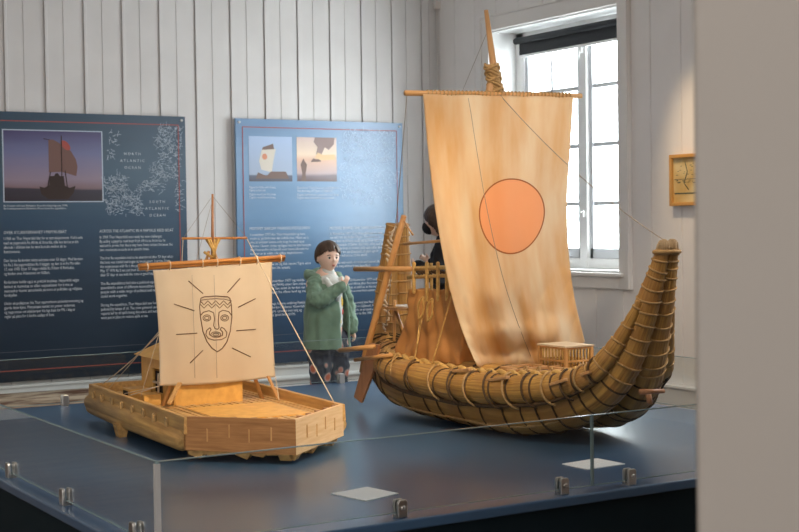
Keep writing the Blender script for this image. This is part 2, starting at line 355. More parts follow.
# ------------------------------------------------------------------ room shell
XW, YS, H = -9.0, -12.0, 3.4
struct(MB().box((-4.4, -6, -.05), (9.8, 12.8, .1)).build('floor', M['floor']))
struct(MB().box((-4.4, -6, H + .05), (9.8, 12.8, .1)).build('ceiling', M['ceil']))
struct(MB().box((XW - .05, -6, H / 2), (.1, 12.4, H)).build('wall_left', M['plain']))
struct(MB().box((-4.4, YS - .05, H / 2), (9.6, .1, H)).build('wall_front', M['plain']))
def board_profile(edges, end, mid):
    """front line of upright boards: list of (along, out) ; out < 0 is towards the room"""
    pr = []
    for k, a in enumerate(edges):
        b = edges[k + 1] if k + 1 < len(edges) else end
        s_ = 1 if b > a else -1
        if mid: pr += [(a, .010), (a + s_ * .007, .010), (a + s_ * .007, -.009), (a + s_ * .024, -.009), (a + s_ * .028, 0), ((a + b) / 2 - s_ * .006, 0), ((a + b) / 2 - s_ * .004, .005), ((a + b) / 2, .005), ((a + b) / 2 + s_ * .002, 0), (b - s_ * .001, 0)]
        else: pr += [(a, .008), (a + s_ * .005, .008), (a + s_ * .008, 0), (b - s_ * .004, 0), (b - s_ * .001, .006)]
    return pr
ed = [-9 + 0.0]
x = -.155
while x > -9: x -= .2695
ed = []
while x < -.02: ed.append(x); x += .2695
pr = board_profile(ed, -.0, True); poly = pr + [(.3, 0), (.3, .12), (ed[0], .12)]
struct(MB().prism(poly, 2, 0, H).build('wall_back', M['wall']))
WY0, WY1, WZ0, WZ1, WD = -.713, -2.15, .905, 2.65, .24
wed = [-.001 - .27 * 0]
wed = [-.02, -.235] + [-.502 - .277 * k for k in range(42)]
wb = MB()
def wseg(y0, y1, z0, z1):
    es = [y0] + [e for e in wed if y1 + .01 < e < y0 - .01]
    p = board_profile(es, y1, False); wb.prism([(q, a) for a, q in p] + [(.3, y1), (.3, y0)], 2, z0, z1)
wseg(0, -12, 0, WZ0); wseg(0, -12, WZ1, H); wseg(0, WY0, WZ0, WZ1); wseg(WY1, -12, WZ0, WZ1)
struct(wb.build('wall_right', M['wall2']))
# baseboards
struct(MB().box((-4.5, -.02, .105), (9, .04, .21)).box((-4.5, -.026, .214), (9, .052, .018)).tube([(-9, -.045, .13), (0, -.045, .13)], .02, 12).build('baseboard_back', M['white'], bevel=.003))
struct(MB().box((-.02, -6, .105), (.04, 12, .21)).box((-.028, -6, .214), (.056, 12, .018)).build('baseboard_right', M['trimwhite'], bevel=.003))
# window: casing, reveal, frame
tr = MB(); c0, c1, cz0, cz1 = WY0 + .105, WY1 - .115, .80, 2.765
for (ya, yb, za, zb, o_) in ((c0, WY0, cz0, cz1, .025), (WY1, c1, cz0, cz1, .025), (WY0, WY1, WZ1, cz1, .025), (WY0, WY1, cz0, WZ0, .025)):
    tr.box((-o_ / 2, (ya + yb) / 2, (za + zb) / 2), (o_, abs(ya - yb), zb - za))
tr.box((-.022, WY0 + .09, (cz0 + cz1) / 2), (.03, .018, cz1 - cz0)).box((-.022, WY1 - .10, (cz0 + cz1) / 2), (.03, .018, cz1 - cz0)).box((-.022, (WY0 + WY1) / 2, cz1 - .01), (.03, abs(WY1 - WY0) + .2, .018)).box((-.025, (WY0 + WY1) / 2, WZ0 - .012), (.05, abs(WY1 - WY0) + .1, .024))
struct(tr.build('trim_1', M['trimwhite'], bevel=.004))
rv = MB()
rv.box((WD / 2, WY0 - .006, (WZ0 + WZ1) / 2), (WD, .012, WZ1 - WZ0)).box((WD / 2, WY1 + .006, (WZ0 + WZ1) / 2), (WD, .012, WZ1 - WZ0)).box((WD / 2, (WY0 + WY1) / 2, WZ1 - .006), (WD, abs(WY1 - WY0), .012)).box((WD / 2, (WY0 + WY1) / 2, WZ0 + .006), (WD, abs(WY1 - WY0), .012))
struct(rv.build('trim_2', M['white']))
win = struct(thing('window_1', 'tall white casement window in the boarded wall', 'window')); 
for k_ in ('label', 'category'): del win[k_]
fx = .25
fr = MB(); ya, yb, za, zb = WY0 - .012, WY1 + .012, WZ0 + .012, WZ1 - .012
fr.box((fx, ya - .05, (za + zb) / 2), (.07, .10, zb - za)).box((fx, yb + .012, (za + zb) / 2), (.07, .024, zb - za)).box((fx, (ya + yb) / 2, zb - .03), (.07, ya - yb, .06)).box((fx, (ya + yb) / 2, za + .035), (.08, ya - yb, .07))
fr.box((fx, -1.51, (za + zb) / 2), (.09, .085, zb - za))
fr.build('window_frame', M['white'], win, bevel=.004)
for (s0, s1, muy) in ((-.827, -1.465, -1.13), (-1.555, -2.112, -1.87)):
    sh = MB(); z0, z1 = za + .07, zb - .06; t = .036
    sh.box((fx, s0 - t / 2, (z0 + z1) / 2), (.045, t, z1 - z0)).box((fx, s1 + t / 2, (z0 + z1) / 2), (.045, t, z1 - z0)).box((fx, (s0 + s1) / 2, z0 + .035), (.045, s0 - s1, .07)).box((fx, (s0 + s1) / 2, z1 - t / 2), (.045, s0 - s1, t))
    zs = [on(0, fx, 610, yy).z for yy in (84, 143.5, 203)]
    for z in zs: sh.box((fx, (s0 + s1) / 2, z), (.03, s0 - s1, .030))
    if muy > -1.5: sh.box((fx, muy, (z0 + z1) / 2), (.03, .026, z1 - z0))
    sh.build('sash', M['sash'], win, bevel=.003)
    MB().box((fx + .01, (s0 + s1) / 2, (z0 + z1) / 2), (.004, s0 - s1 - .03, z1 - z0 - .03)).build('window_pane', M['glass'], win)
hd = MB(); hd.box((fx - .05, -1.51, 2.44), (.02, .03, .05)).tube([(fx - .06, -1.51, 2.43), (fx - .075, -1.51, 2.37)], .006, 8); hd.build('window_latch', M['white'], win)
hd = MB(); hd.box((fx - .05, -1.51, 1.30), (.02, .03, .05)).tube([(fx - .06, -1.51, 1.31), (fx - .085, -1.56, 1.31)], .006, 8); hd.build('window_latch', M['white'], win)
bl = thing('roller_blind', 'dark charcoal roller blind pulled up at the top of the window', 'blind', (.165, -1.46, 2.585))
MB().tube([(0, .665, -.01), (0, -.68, -.01)], .024, 16).build('roller_tube', M['blind'], bl)
MB().box((.012, 0, -.07), (.003, 1.27, .095)).build('blind_fabric', M['blind'], bl)
MB().box((.012, 0, -.125), (.012, 1.28, .018)).build('bottom_rail', M['card'], bl)
ms = thing('motion_sensor', 'small white sensor box high in the corner of the two walls', 'sensor', on(1, -.03, 437, 2))
MB().box((0, 0, .0), (.05, .04, .11)).build('housing', M['trimwhite'], ms, bevel=.006)
MB().box((0, -.021, .02), (.03, .004, .04)).build('lens', M['card'], ms)
MB().tube([(.005, .012, -.05), (.005, .012, -2.8)], .006, 8).build('cable', M['trimwhite'], ms)
# foreground partition on the right
pc = CL + ray(696, 266).normalized() * 1.75; rgt = Vector((CM[0][0], CM[1][0], 0)).normalized(); fw = Vector((-rgt.y, rgt.x, 0))
ang = math.atan2(rgt.y, rgt.x) - .2; rd = Vector((math.cos(ang), math.sin(ang), 0)); fd = Vector((-rd.y, rd.x, 0))
ctr = Vector((pc.x, pc.y, H / 2)) + rd * .35 + fd * .09
struct(MB().box(ctr, (.70, .18, H), ang).build('wall_partition', M['part'], bevel=.006))

# ------------------------------------------------------------------ display platform and glass fence
PX0, PX1, PY0, PY1, PZ = -4.525, -1.15, -5.36, -1.85, .30
pf = thing('display_platform', 'low wide dark blue display platform carrying both model boats', 'platform', ((PX0 + PX1) / 2, (PY0 + PY1) / 2, 0))
hx, hy = (PX1 - PX0) / 2, (PY1 - PY0) / 2
MB().box((0, 0, PZ - .0175), (2 * hx + .06, 2 * hy + .06, .035)).build('platform_top', M['blue'], pf, bevel=.006)
MB().box((0, 0, (PZ - .035) / 2), (2 * hx, 2 * hy, PZ - .035)).build('platform_base', M['navy'], pf)
GH, GZ = .565, .315
def pane(a, b, label):
    a = Vector(a); b = Vector(b); c = (a + b) / 2; g = thing('glass_barrier', label, 'glass panel', (c.x, c.y, GZ), math.atan2(b.y - a.y, b.x - a.x), 'glass panels round the platform')
    L = (b - a).length - .006
    MB().box((0, 0, (GH - GZ) / 2), (L - .004, .008, GH - GZ - .004)).build('glass_sheet', M['glass'], g)
    e = MB().box((0, 0, GH - GZ - .001), (L, .009, .003)).box((-L / 2, 0, (GH - GZ) / 2), (.003, .009, GH - GZ)).box((L / 2, 0, (GH - GZ) / 2), (.003, .009, GH - GZ)).box((0, 0, .001), (L, .009, .002))
    e.build('polished_edge', M['glassedge'], g)
gi = .02
jx = on(1, PY0 + gi, 592, 450).x
A0, A1, B0, B1 = PX0 + gi, PX1 - gi, PY0 + gi, PY1 - gi
pane((A0, B0, 0), (jx, B0, 0), 'long clear glass panel along the near edge in front of both boats')
pane((jx, B0, 0), (A1, B0, 0), 'clear glass panel at the right end of the near edge, before the bow')
pane((A0, B1, 0), (A0, B0, 0), 'clear glass panel along the left edge of the platform')
pane((A0, B1, 0), (-2.6, B1, 0), 'clear glass panel on the far edge behind the wooden raft')
pane((-2.6, B1, 0), (A1, B1, 0), 'clear glass panel on the far edge behind the reed ship')
pane((A1, B0, 0), (A1, B1, 0), 'clear glass panel along the right edge towards the window')
cpst = MB().box((0, 0, (GH - GZ) / 2 - .004), (.016, .016, GH - GZ - .008)).build('corner_strip', mat('frosted_corner_strip', (.50, .50, .50), .4)); cpst.location = (A0, B0, GZ); tag(cpst, 'pale vertical strip joining the glass at the near corner', 'strip')
def clamp(loc, rz, label):
    t = thing('glass_clamp', label, 'clamp', loc, rz, 'metal clamps holding the glass')
    for sy in (-1, 1):
        MB().prism([(-.018, 0), (.018, 0), (.018, .05), (.013, .058), (-.013, .058), (-.018, .05)], 1, sy * .006, sy * .019).build('clamp_jaw', M['metal'], t, bevel=.003)
    MB().box((0, 0, .004), (.036, .03, .008)).build('clamp_foot', M['metal'], t)
    MB().lathe([(.008, 0), (.008, .003), (.004, .004)], (0, -.019, .032), 12, axis=Vector((0, -1, 0))).build('screw_cap', M['metal'], t)
for px, py, l in ((397, 516, 'metal glass clamp on the near edge, below the left white card'), (558, 493, 'metal glass clamp just left of the glass joint on the near edge'), (623, 483, 'metal glass clamp just right of the glass joint on the near edge')):
    clamp((on(2, PZ, px, py).x, B0, PZ), 0, l)
for k, (px, py, l) in enumerate(((4, 478, 'metal glass clamp on the left platform edge at the picture border'), (64, 505, 'metal glass clamp on the left platform edge, middle one of three'), (140, 540, 'metal glass clamp on the left platform edge nearest the glass corner'))):
    clamp((A0, on(2, PZ, px, py).y, PZ), PI / 2, l)
for px, py, l in ((60, 404, 'metal glass clamp on the far edge by the weathered timber'), (335, 382, 'metal glass clamp on the far edge in front of the boy')):
    clamp((on(2, PZ, px, py).x, B1, PZ), PI, l)
clamp((A1, -3.55, PZ), PI / 2, 'metal glass clamp on the right platform edge behind the bow')
for pxs, l in ((((331, 493), (366, 500.5), (398.5, 493), (367, 486.5)), 'white label card lying on the blue platform between the boats'), (((562, 463.5), (587, 469), (625, 463.5), (597, 458)), 'white label card lying near the glass joint under the bow')):
    q = [on(2, PZ + .004, *p) for p in pxs]; c = sum(q, Vector()) / 4
    x0, x1 = min(p.x for p in q), max(p.x for p in q); y0, y1 = min(p.y for p in q), max(p.y for p in q)
    v = [Vector((p.x - c.x, p.y - c.y)) for p in q]
    o = MB().prism([(p.x, p.y) for p in v], 2, 0, .003).build('label_card', M['card']); o.location = (c.x, c.y, PZ + .0005); tag(o, l, 'card', 'label cards on the platform')

# ------------------------------------------------------------------ info panels
PY = -.035
def flat(name, m, parent, polys, y, mi=None):
    b = MB()
    for k, pl in enumerate(polys): b.add([(p[0], y - k * .00025, p[1]) for p in pl], [tuple(range(len(pl)))], (mi[k] if mi else 0))
    return b.build(name, m, parent, solid=.0002)
def text(name, body, m, parent, px, py, pitch, y=PY - .0125, width=None, spacing=1.0, line=1.0, centre=False):
    """lines of lettering; (px, py) = survey pixel of the middle of the first line's left end"""
    p = on(1, y, px, py); cu = bpy.data.curves.new(name, 'FONT'); cu.body = body; cu.size = pitch * .98; cu.space_line = 1.0 / .98; cu.resolution_u = 2; cu.space_character = spacing
    cu.extrude = .0003; cu.materials.append(m); o = bpy.data.objects.new(name, cu); COL.objects.link(o)
    o.location = (p.x, y, p.z - pitch * .25); o.rotation_euler = (PI / 2, 0, 0)
    cu.space_line = line / .98
    if centre: cu.align_x = 'CENTER'
    bpy.context.view_layer.update()
    me = bpy.data.meshes.new_from_object(o.evaluated_get(bpy.context.evaluated_depsgraph_get())); bpy.data.objects.remove(o)
    me.name = name; me.materials.clear(); me.materials.append(m); q = bpy.data.objects.new(name, me); COL.objects.link(q); q.location = (p.x, y, p.z - pitch * .25); q.rotation_euler = (PI / 2, 0, 0)
    if width:
        xs = [v.co.x for v in me.vertices]; q.scale.x = (on(1, y, px + width, py).x - p.x) / max(max(xs) - min(xs), .001)
    q.parent = parent; return q
def rect(px0, py0, px1, py1, y):
    a = on(1, y, px0, py0); b = on(1, y, px1, py1); return a.x, a.z, b.x, b.z
def strokes(name, m, parent, regions, y, wd=.0035):
    b = MB(); rnd = random.Random(3)
    for (px0, py0, px1, py1, n) in regions:
        for _ in range(n):
            p = on(1, y, rnd.uniform(px0, px1), rnd.uniform(py0, py1)); a = rnd.uniform(0, 6.28); q = Vector((p.x, p.z)); L = rnd.uniform(.006, .014)
            if rnd.random() < .35: a = 0; L *= 1.6
            for k in range(rnd.randint(2, 4)):
                d = Vector((math.cos(a), math.sin(a))); nn = Vector((-d.y, d.x)) * wd * .35; e = q + d * L
                b.add([(q.x - nn.x, y, q.y - nn.y), (e.x - nn.x, y, e.y - nn.y), (e.x + nn.x, y, e.y + nn.y), (q.x + nn.x, y, q.y + nn.y)], [(0, 1, 2, 3)])
                q = e; a += rnd.uniform(-1.1, 1.1) if a else 0
                if a == 0: break
    return b.build(name, m, parent)

def panel(x0, x1, label, m):
    t = thing('info_panel', label, 'information panel', ((x0 + x1) / 2, 0, 0), 0, 'information panels on the boarded wall')
    b = MB().box((0, PY, (2.012 + .245) / 2), (x1 - x0, .02, 2.012 - .245)).build('printed_board', m, t)
    w_ = (x1 - x0) / 2
    for sx in (-1, 1):
        for z in (1.985, .275): MB().lathe([(.009, 0), (.009, .006), (.006, .008)], (sx * (w_ - .028), PY - .010, z), 12, axis=Vector((0, -1, 0))).build('mounting_pin', M['card'], t)
    return t
def reparent(o, t): o.location.x -= t.location.x; return o
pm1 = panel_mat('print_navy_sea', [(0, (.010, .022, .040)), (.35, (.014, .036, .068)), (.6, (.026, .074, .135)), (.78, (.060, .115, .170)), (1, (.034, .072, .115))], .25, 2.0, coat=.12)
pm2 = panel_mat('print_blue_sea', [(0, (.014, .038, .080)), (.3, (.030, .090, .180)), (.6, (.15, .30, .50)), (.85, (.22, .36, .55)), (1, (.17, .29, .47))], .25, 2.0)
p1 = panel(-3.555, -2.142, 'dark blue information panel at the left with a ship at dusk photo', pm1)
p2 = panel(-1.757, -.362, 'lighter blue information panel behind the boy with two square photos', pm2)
yy = PY - .0115
def lines_poly(t, y, x0, x1, z0, z1, wd=.006):
    o = t.location.x; return [[(x0 - o, z1), (x1 - o, z1), (x1 - o, z1 - wd), (x0 - o, z1 - wd)], [(x0 - o, z0), (x1 - o, z0), (x1 - o, z0 + wd), (x0 - o, z0 + wd)], [(x0 - o, z0), (x0 - o + wd, z0), (x0 - o + wd, z1), (x0 - o, z1)], [(x1 - o - wd, z0), (x1 - o, z0), (x1 - o, z1), (x1 - o - wd, z1)]]
flat('border_line', M['print_red'], p1, lines_poly(p1, yy, -3.495, -2.192, .315, 1.955), yy)
flat('border_line', M['print_red'], p2, lines_poly(p2, yy, -1.707, -.412, .325, 1.955), yy)
flat('rule_line', M['print_grey'], p1, [[(-.70, .440), (.70, .440), (.70, .443), (-.70, .443)]], yy)
flat('rule_line', M['print_grey'], p2, [[(-.69, .450), (.69, .450), (.69, .453), (-.69, .453)]], yy)

def grad_mat(name, stops, z0, z1):
    return panel_mat(name, stops, z0, z1, coat=.2)
# ship-at-dusk photograph
x0, z1, x1, z0 = rect(3, 130, 102.5, 201, yy)
ox = p1.location.x; S = lambda u, v: (x0 - ox + (x1 - x0) * u, z0 + (z1 - z0) * v)
duskm = grad_mat('dusk_photo', [(0, (.020, .015, .025)), (.16, (.035, .028, .05)), (.19, (.22, .14, .16)), (.3, (.30, .23, .30)), (.7, (.17, .18, .34)), (1, (.07, .06, .16))], z0, z1)
ph = flat('photo_print', [duskm, M['print_map']], p1, [[S(0, 0), S(1, 0), S(1, 1), S(0, 1)], [S(-.012, -.015), S(1.012, -.015), S(1.012, 0), S(-.012, 0)], [S(-.012, 1), S(1.012, 1), S(1.012, 1.015), S(-.012, 1.015)], [S(-.012, 0), S(0, 0), S(0, 1), S(-.012, 1)], [S(1, 0), S(1.012, 0), S(1.012, 1), S(1, 1)]], yy, [0, 1, 1, 1, 1])
ms1 = mat('dusk_sail_ink', (.19, .10, .085), .6); ms2 = mat('dusk_hull_ink', (.035, .016, .012), .6)
mastp = [[S(.575, .30), S(.585, .30), S(.588, .94), S(.578, .94)], [S(.42, .12), S(.43, .12), S(.47, .42), S(.46, .42)], [S(.63, .20), S(.64, .20), S(.62, .44), S(.61, .44)]]
sailp = [S(.45, .88), S(.50, .88), S(.60, .80), (S(.68, .72)), S(.73, .60), S(.745, .5), S(.73, .36), S(.66, .39), S(.58, .42), S(.45, .41)]
hullp = [S(.37, .10), S(.35, .21), S(.40, .19), S(.45, .23), S(.46, .36), S(.50, .36), S(.52, .40), S(.54, .40), S(.56, .36), S(.60, .36), S(.61, .22), S(.66, .19), S(.72, .22), S(.70, .12), S(.64, .03), S(.44, .03)]
disc = [S(.625 + .05 * math.cos(a), .80 - .06 * math.sin(a) - .04 * math.cos(a)) for a in [i * PI / 8 for i in range(16)]]
flat('photo_subject', [ms1, ms2, M['print_red']], ph, [sailp, hullp, disc, [S(.40, .885), S(.46, .87), S(.46, .88), S(.40, .895)]] + mastp, yy - .0008, [0, 1, 2, 1, 1, 1, 1])
# two square photographs on the right panel
x0, z1, x1, z0 = rect(248.5, 136, 292.5, 181.5, yy); ox = p2.location.x
dm = grad_mat('day_sea_photo', [(0, (.10, .10, .13)), (.13, (.14, .16, .22)), (.16, (.40, .48, .62)), (1, (.42, .55, .78))], z0, z1)
ph = flat('photo_print', dm, p2, [[S(0, 0), S(1, 0), S(1, 1), S(0, 1)]], yy)
cr = mat('cream_sail_ink', (.72, .66, .58), .6); br = mat('brown_hull_ink', (.22, .15, .13), .6); oi = mat('orange_ink', (.70, .30, .18), .6)
flat('photo_subject', [cr, br, oi], ph, [[S(.30, .72), S(.62, .72), S(.56, .45), S(.52, .2), S(.28, .26), S(.23, .45)], [S(.32, .76), S(.56, .84), S(.58, .72), S(.30, .70)], [S(.15, .06), S(.2, .2), S(.4, .12), S(.5, .22), S(.85, .22), S(.92, .06)], [S(.36 + .06 * math.cos(a), .55 + .07 * math.sin(a)) for a in [i * PI / 6 for i in range(12)]]], yy - .0008, [0, 1, 1, 2])
x0, z1, x1, z0 = rect(296.5, 137, 337, 181.5, yy)
fm = grad_mat('fire_sea_photo', [(0, (.16, .10, .10)), (.12, (.22, .17, .20)), (.2, (.55, .42, .42)), (.5, (.78, .50, .36)), (.62, (.85, .66, .50)), (1, (.62, .47, .44))], z0, z1)
ph = flat('photo_print', fm, p2, [[S(0, 0), S(1, 0), S(1, 1), S(0, 1)]], yy)
sm_ = mat('smoke_ink', (.34, .25, .24), .6); fi = mat('flame_ink', (.88, .62, .36), .6)
flat('photo_subject', [br, sm_, fi], ph, [[S(.10, .0), S(.13, .18), S(.09, .38), S(.13, .46), S(.16, .52), S(.19, .46), S(.25, .38), S(.21, .18), S(.22, 0)], [S(.48, .62), S(.52, .78), S(.42, .9), S(.46, 1), S(.95, 1), S(.93, .85), S(.80, .72), S(.70, .78), S(.62, .62)], [S(.34, .44), S(.40, .52), S(.50, .50), S(.56, .54), S(.60, .45)], [S(.45, .54), S(.52, .66), S(.66, .60), S(.95, .62), S(.95, .50), S(.6, .48)]], yy - .0008, [0, 1, 0, 2])

strokes('map_lines', M['print_map'], p1, [(157, 126, 181, 160, 190), (152, 160, 180, 180, 80), (104, 175, 126, 190, 110), (106, 188, 142, 215, 230), (140, 180, 165, 190, 60), (106, 150, 113, 158, 16), (108, 128, 118, 148, 14), (176, 180, 182, 212, 40), (150, 168, 165, 176, 26)], yy - .0004).location.x -= p1.location.x
strokes('map_lines', M['print_map2'], p2, [(342, 131, 395, 165, 330), (340, 160, 390, 200, 170), (352, 190, 372, 205, 40), (385, 170, 398, 185, 26)], yy - .0004, .0055).location.x -= p2.location.x
W1, W2 = M['print_w'], M['print_w2']
def T(t, *a, **k): o = text(*a, **k); o.location.x -= t.location.x; return o
PT = .0285
for n_, m_, txt, px, py, pt, wd in (
    ('caption', W1, 'Ra II under seil mot Barbados. Foto fra ekspedisjonen 1970.\nRa II sailing towards Barbados. Photo from the expedition.', 3.5, 206, .018, 64),
    ('heading', W1, 'OVER ATLANTERHAVET I PAPYRUSBÅT', 3.5, 233, .029, 63),
    ('text_block', W1, 'I 1969 var Thor Heyerdahl klar for et nytt eksperiment. Ved å seile\nmed en papyrusbåt fra Afrika til Amerika, ville han bevise at det\nallerede i oldtiden kan ha vært kontakt mellom de to\nkontinentene.', 3.5, 239, PT, 79),
    ('text_block', W1, 'Den første Ra-ferden måtte avbrytes etter 53 dager. Med lærdom\nfra Ra I, ble papyrusbåten Ra II bygget, og den la ut fra Marokko\n17. mai 1970. Etter 57 dager nådde Ra II fram til Barbados,\nog ferden over Atlanteren var fullført.', 3.7, 261, PT, 79),
    ('text_block', W1, 'Ra-ferdene hadde også et politisk budskap. Heyerdahl valgte\nbevisst et mannskap av ulike nasjonaliteter for å vise at\nmennesker kunne samarbeide på tvers av politiske og religiøse\nforskjeller.', 4.0, 282.7, PT, 78),
    ('text_block', W1, 'Under ekspedisjonen ble Thor oppmerksom på havforurensning og\ngjorde dette kjent. Mannskapet samlet inn prøver underveis,\nog rapportene om oljeklumper ble lagt fram for FN. I dag er\nregler på plass for å hindre utslipp til havs.', 4.2, 304, PT, 79),
    ('heading', W1, 'ACROSS THE ATLANTIC IN A PAPYRUS REED BOAT', 99.5, 231.5, .029, 74),
    ('text_block', W1, 'In 1969 Thor Heyerdahl was ready for new challenges.\nBy sailing a papyrus reed boat from Africa to America, he\nwished to prove that there may have been contact between the\ntwo continents as early as in ancient times.', 99.5, 237.5, PT, 73),
    ('text_block', W1, 'The first Ra expedition had to be abandoned after 53 days when\nthe boat was loaded and began to break apart. Learning from\nthe experiences with Ra I, the papyrus boat Ra II was built. On\nMay 17 1970 Ra II set out from Safi and reached Barbados\nafter 57 days at sea with the crew in good health.', 100, 258.5, PT, 73),
    ('text_block', W1, 'The Ra expeditions had also a political aspect. Heyerdahl\nassembled a crew of different nationalities to show that\npeople with a wide range of political and religious views\ncould work together.', 100.5, 284, PT, 71),
    ('text_block', W1, 'During the expedition, Thor Heyerdahl saw how the sea was\npolluted by lumps of oil. The crew gathered samples and the\nreports led to oil spills being discussed, and measures\nwere put in place to reduce spills at sea.', 100.8, 305.5, PT, 71)):
    T(p1, n_, txt, m_, p1, px, py, pt, width=wd)
for txt, px, py in (('NORTH\nATLANTIC\nOCEAN', 124, 154), ('SOUTH\nATLANTIC\nOCEAN', 149, 202)):
    o = T(p1, 'map_name', txt, W1, p1, px, py, .026, spacing=1.6, line=1.8, centre=True); o.location.x += .06
for n_, txt, px, py, pt, wd in (
    ('caption', 'Tigris for fulle seil i havet.\nTigris in full sail.', 249, 187.5, .022, 27), ('caption', 'Tigris med siv fra Irak\nTigris reed from Iraq.', 249, 194.5, .022, 27),
    ('caption', 'Siste ferd: Tigris brenner ved Djibouti.\nThe burning of Tigris at Djibouti.', 297, 188, .022, 42), ('caption', 'Tigris ble brent i protest mot krig.\nTigris was burned as a protest.', 297, 195, .022, 42),
    ('heading', 'MOTIVET BAKOM TIGRISEKSPEDISJONEN', 249.5, 229, .029, 60), ('heading', 'MOTIVES BEHIND THE TIGRIS EXPEDITION', 329.5, 228.5, .029, 57),
    ('text_block', 'I november 1977 dro Thor Heyerdahl og hans\nmenn ut på ferd over det Indiske hav. Målet var å\nvise at sivbåter kunne seile langt fra land og at\nfolkene i Sumer, Indus og Egypt kan ha hatt kontakt\nmed hverandre via handel over havet allerede for\ntusener av år siden i de tidlige høykulturene.', 250, 235, .0272, 61),
    ('text_block', 'In November 1977 Thor Heyerdahl and his men\nset sail over the Indian Ocean. The aim was to\nshow that reed boats could sail far from land and\nthat the people of Sumer, the Indus valley and Egypt\nmight have been in contact with each other through\ntrade over the sea thousands of years ago in\nthe early civilisations of the world.', 330, 234, .0272, 56),
    ('text_block', 'Båten ble bygget av siv og fikk navnet Tigris etter\nelven i Irak hvor den ble sjøsatt.', 250, 265, .0272, 61),
    ('text_block', 'The boat was made of reeds and named after the\nriver in Iraq where it was launched.', 330, 263, .0272, 56),
    ('text_block', 'Tigris la ut 23. november 1977 og nådde\nOman, Pakistan og Afrika etter fem måneder\ni havet. Skipet var like solid da ferden var\nover og mannskapet fra elleve land og mange\nkulturer.', 250, 282, .0272, 60),
    ('text_block', 'Tigris set out on 23 November 1977 and reached\nOman, Pakistan and Africa after five months\nat sea. The ship was as solid as at the start\nof the journey, with a crew from eleven\ncountries.', 330, 281, .0272, 56),
    ('text_block', 'På grunn av de mange krigene omkring Rødehavet\nmåtte de avslutte ferden i Djibouti. Heyerdahl\nvalgte å brenne Tigris i protest mot krig og\nvåpen, og sendte et åpent brev til FN.', 250, 305, .0272, 60),
    ('text_block', 'Because of the wars around the Red Sea they\nhad to end the journey in Djibouti. Heyerdahl\nchose to burn the Tigris in protest against war\nand sent an open letter to the UN.', 330, 304, .0272, 55)):
    T(p2, n_, txt, W2, p2, px, py, pt, width=wd)
# picture on the window wall
pfz0, pfz1 = 1.333, 1.649
pi_ = thing('framed_picture', 'small picture in a golden wooden frame on the right wall', 'picture', (0, -2.86, (pfz0 + pfz1) / 2))
hz = (pfz1 - pfz0) / 2; f_ = MB()
for (yc, zc, sy, sz) in ((.205, 0, .022, 2 * hz), (-.205, 0, .022, 2 * hz), (0, hz - .011, .39, .022), (0, -hz + .011, .39, .022)): f_.box((-.018, yc, zc), (.036, sy, sz))
f_.build('picture_frame', M['frame'], pi_, bevel=.003)
art = MB().box((-.012, 0, 0), (.012, .39, 2 * hz - .04))
art.build('picture_sheet', mat('old_map_sheet', (.72, .58, .30), .6, vary=(.58, .36, .10), scale=9), pi_)
d_ = MB(); rnd = random.Random(5)
for k in range(60):
    y_, z_ = rnd.uniform(-.17, .17), rnd.choice([rnd.uniform(.03, .11), rnd.uniform(-.02, 0)]); d_.box((-.0185, y_, z_), (.001, rnd.uniform(.006, .02), .003))
d_.box((-.0185, 0, .005), (.001, .37, .003)).box((-.0185, 0, -.082), (.001, .37, .008)).tube([(-.0185, .09, .11), (-.0185, .07, .05), (-.0185, .10, -.02), (-.0185, .06, -.06)], .003, 6)
d_.build('drawing_lines', mat('dark_ink', (.08, .09, .06), .7), pi_)
# weathered timber behind the platform, and a pale chair by the window
tb = MB()
tb.tube([(-4.6 + .35 * k, -.28 + .01 * math.sin(k * 2), .10) for k in range(8)], [.095, .10, .098, .101, .099, .1, .098, .095], 14, ridge=lambda a, i: 1 + .05 * math.sin(5 * a + i) + .03 * math.sin(11 * a - 2 * i))
tag(tb.build('timber_log', M['oldwood']), 'weathered brown timber log lying on the floor under the dark blue panel', 'log')
ch = thing('wooden_chair', 'pale round-backed chair under the window, mostly behind the sail', 'chair', (-.55, -1.75, 0), 0)
cs = MB(); cs.box((0, 0, .42), (.42, .42, .03)); cs.build('seat', M['chair'], ch, bevel=.01)
for sx in (-1, 1):
    for sy in (-1, 1): MB().tube([(sx * .18, sy * .18, .41), (sx * .20, sy * .20, .02)], [.018, .013], 10, round_end=True).build('leg', M['chair'], ch)
bk = MB(); bk.tube([(-.19, -.19, .42)] + [(-.20 + .0, .19 * math.cos(a) * -1, .60 + .14 * math.sin(a)) for a in [i * PI / 12 for i in range(13)]] + [(-.19, .19, .42)], .014, 10)
for y_ in (-.09, 0, .09): bk.tube([(-.19, y_, .42), (-.20, y_, .60 + .14 * math.sqrt(1 - (y_ / .19) ** 2))], .008, 8)
bk.build('backrest', M['chair'], ch)

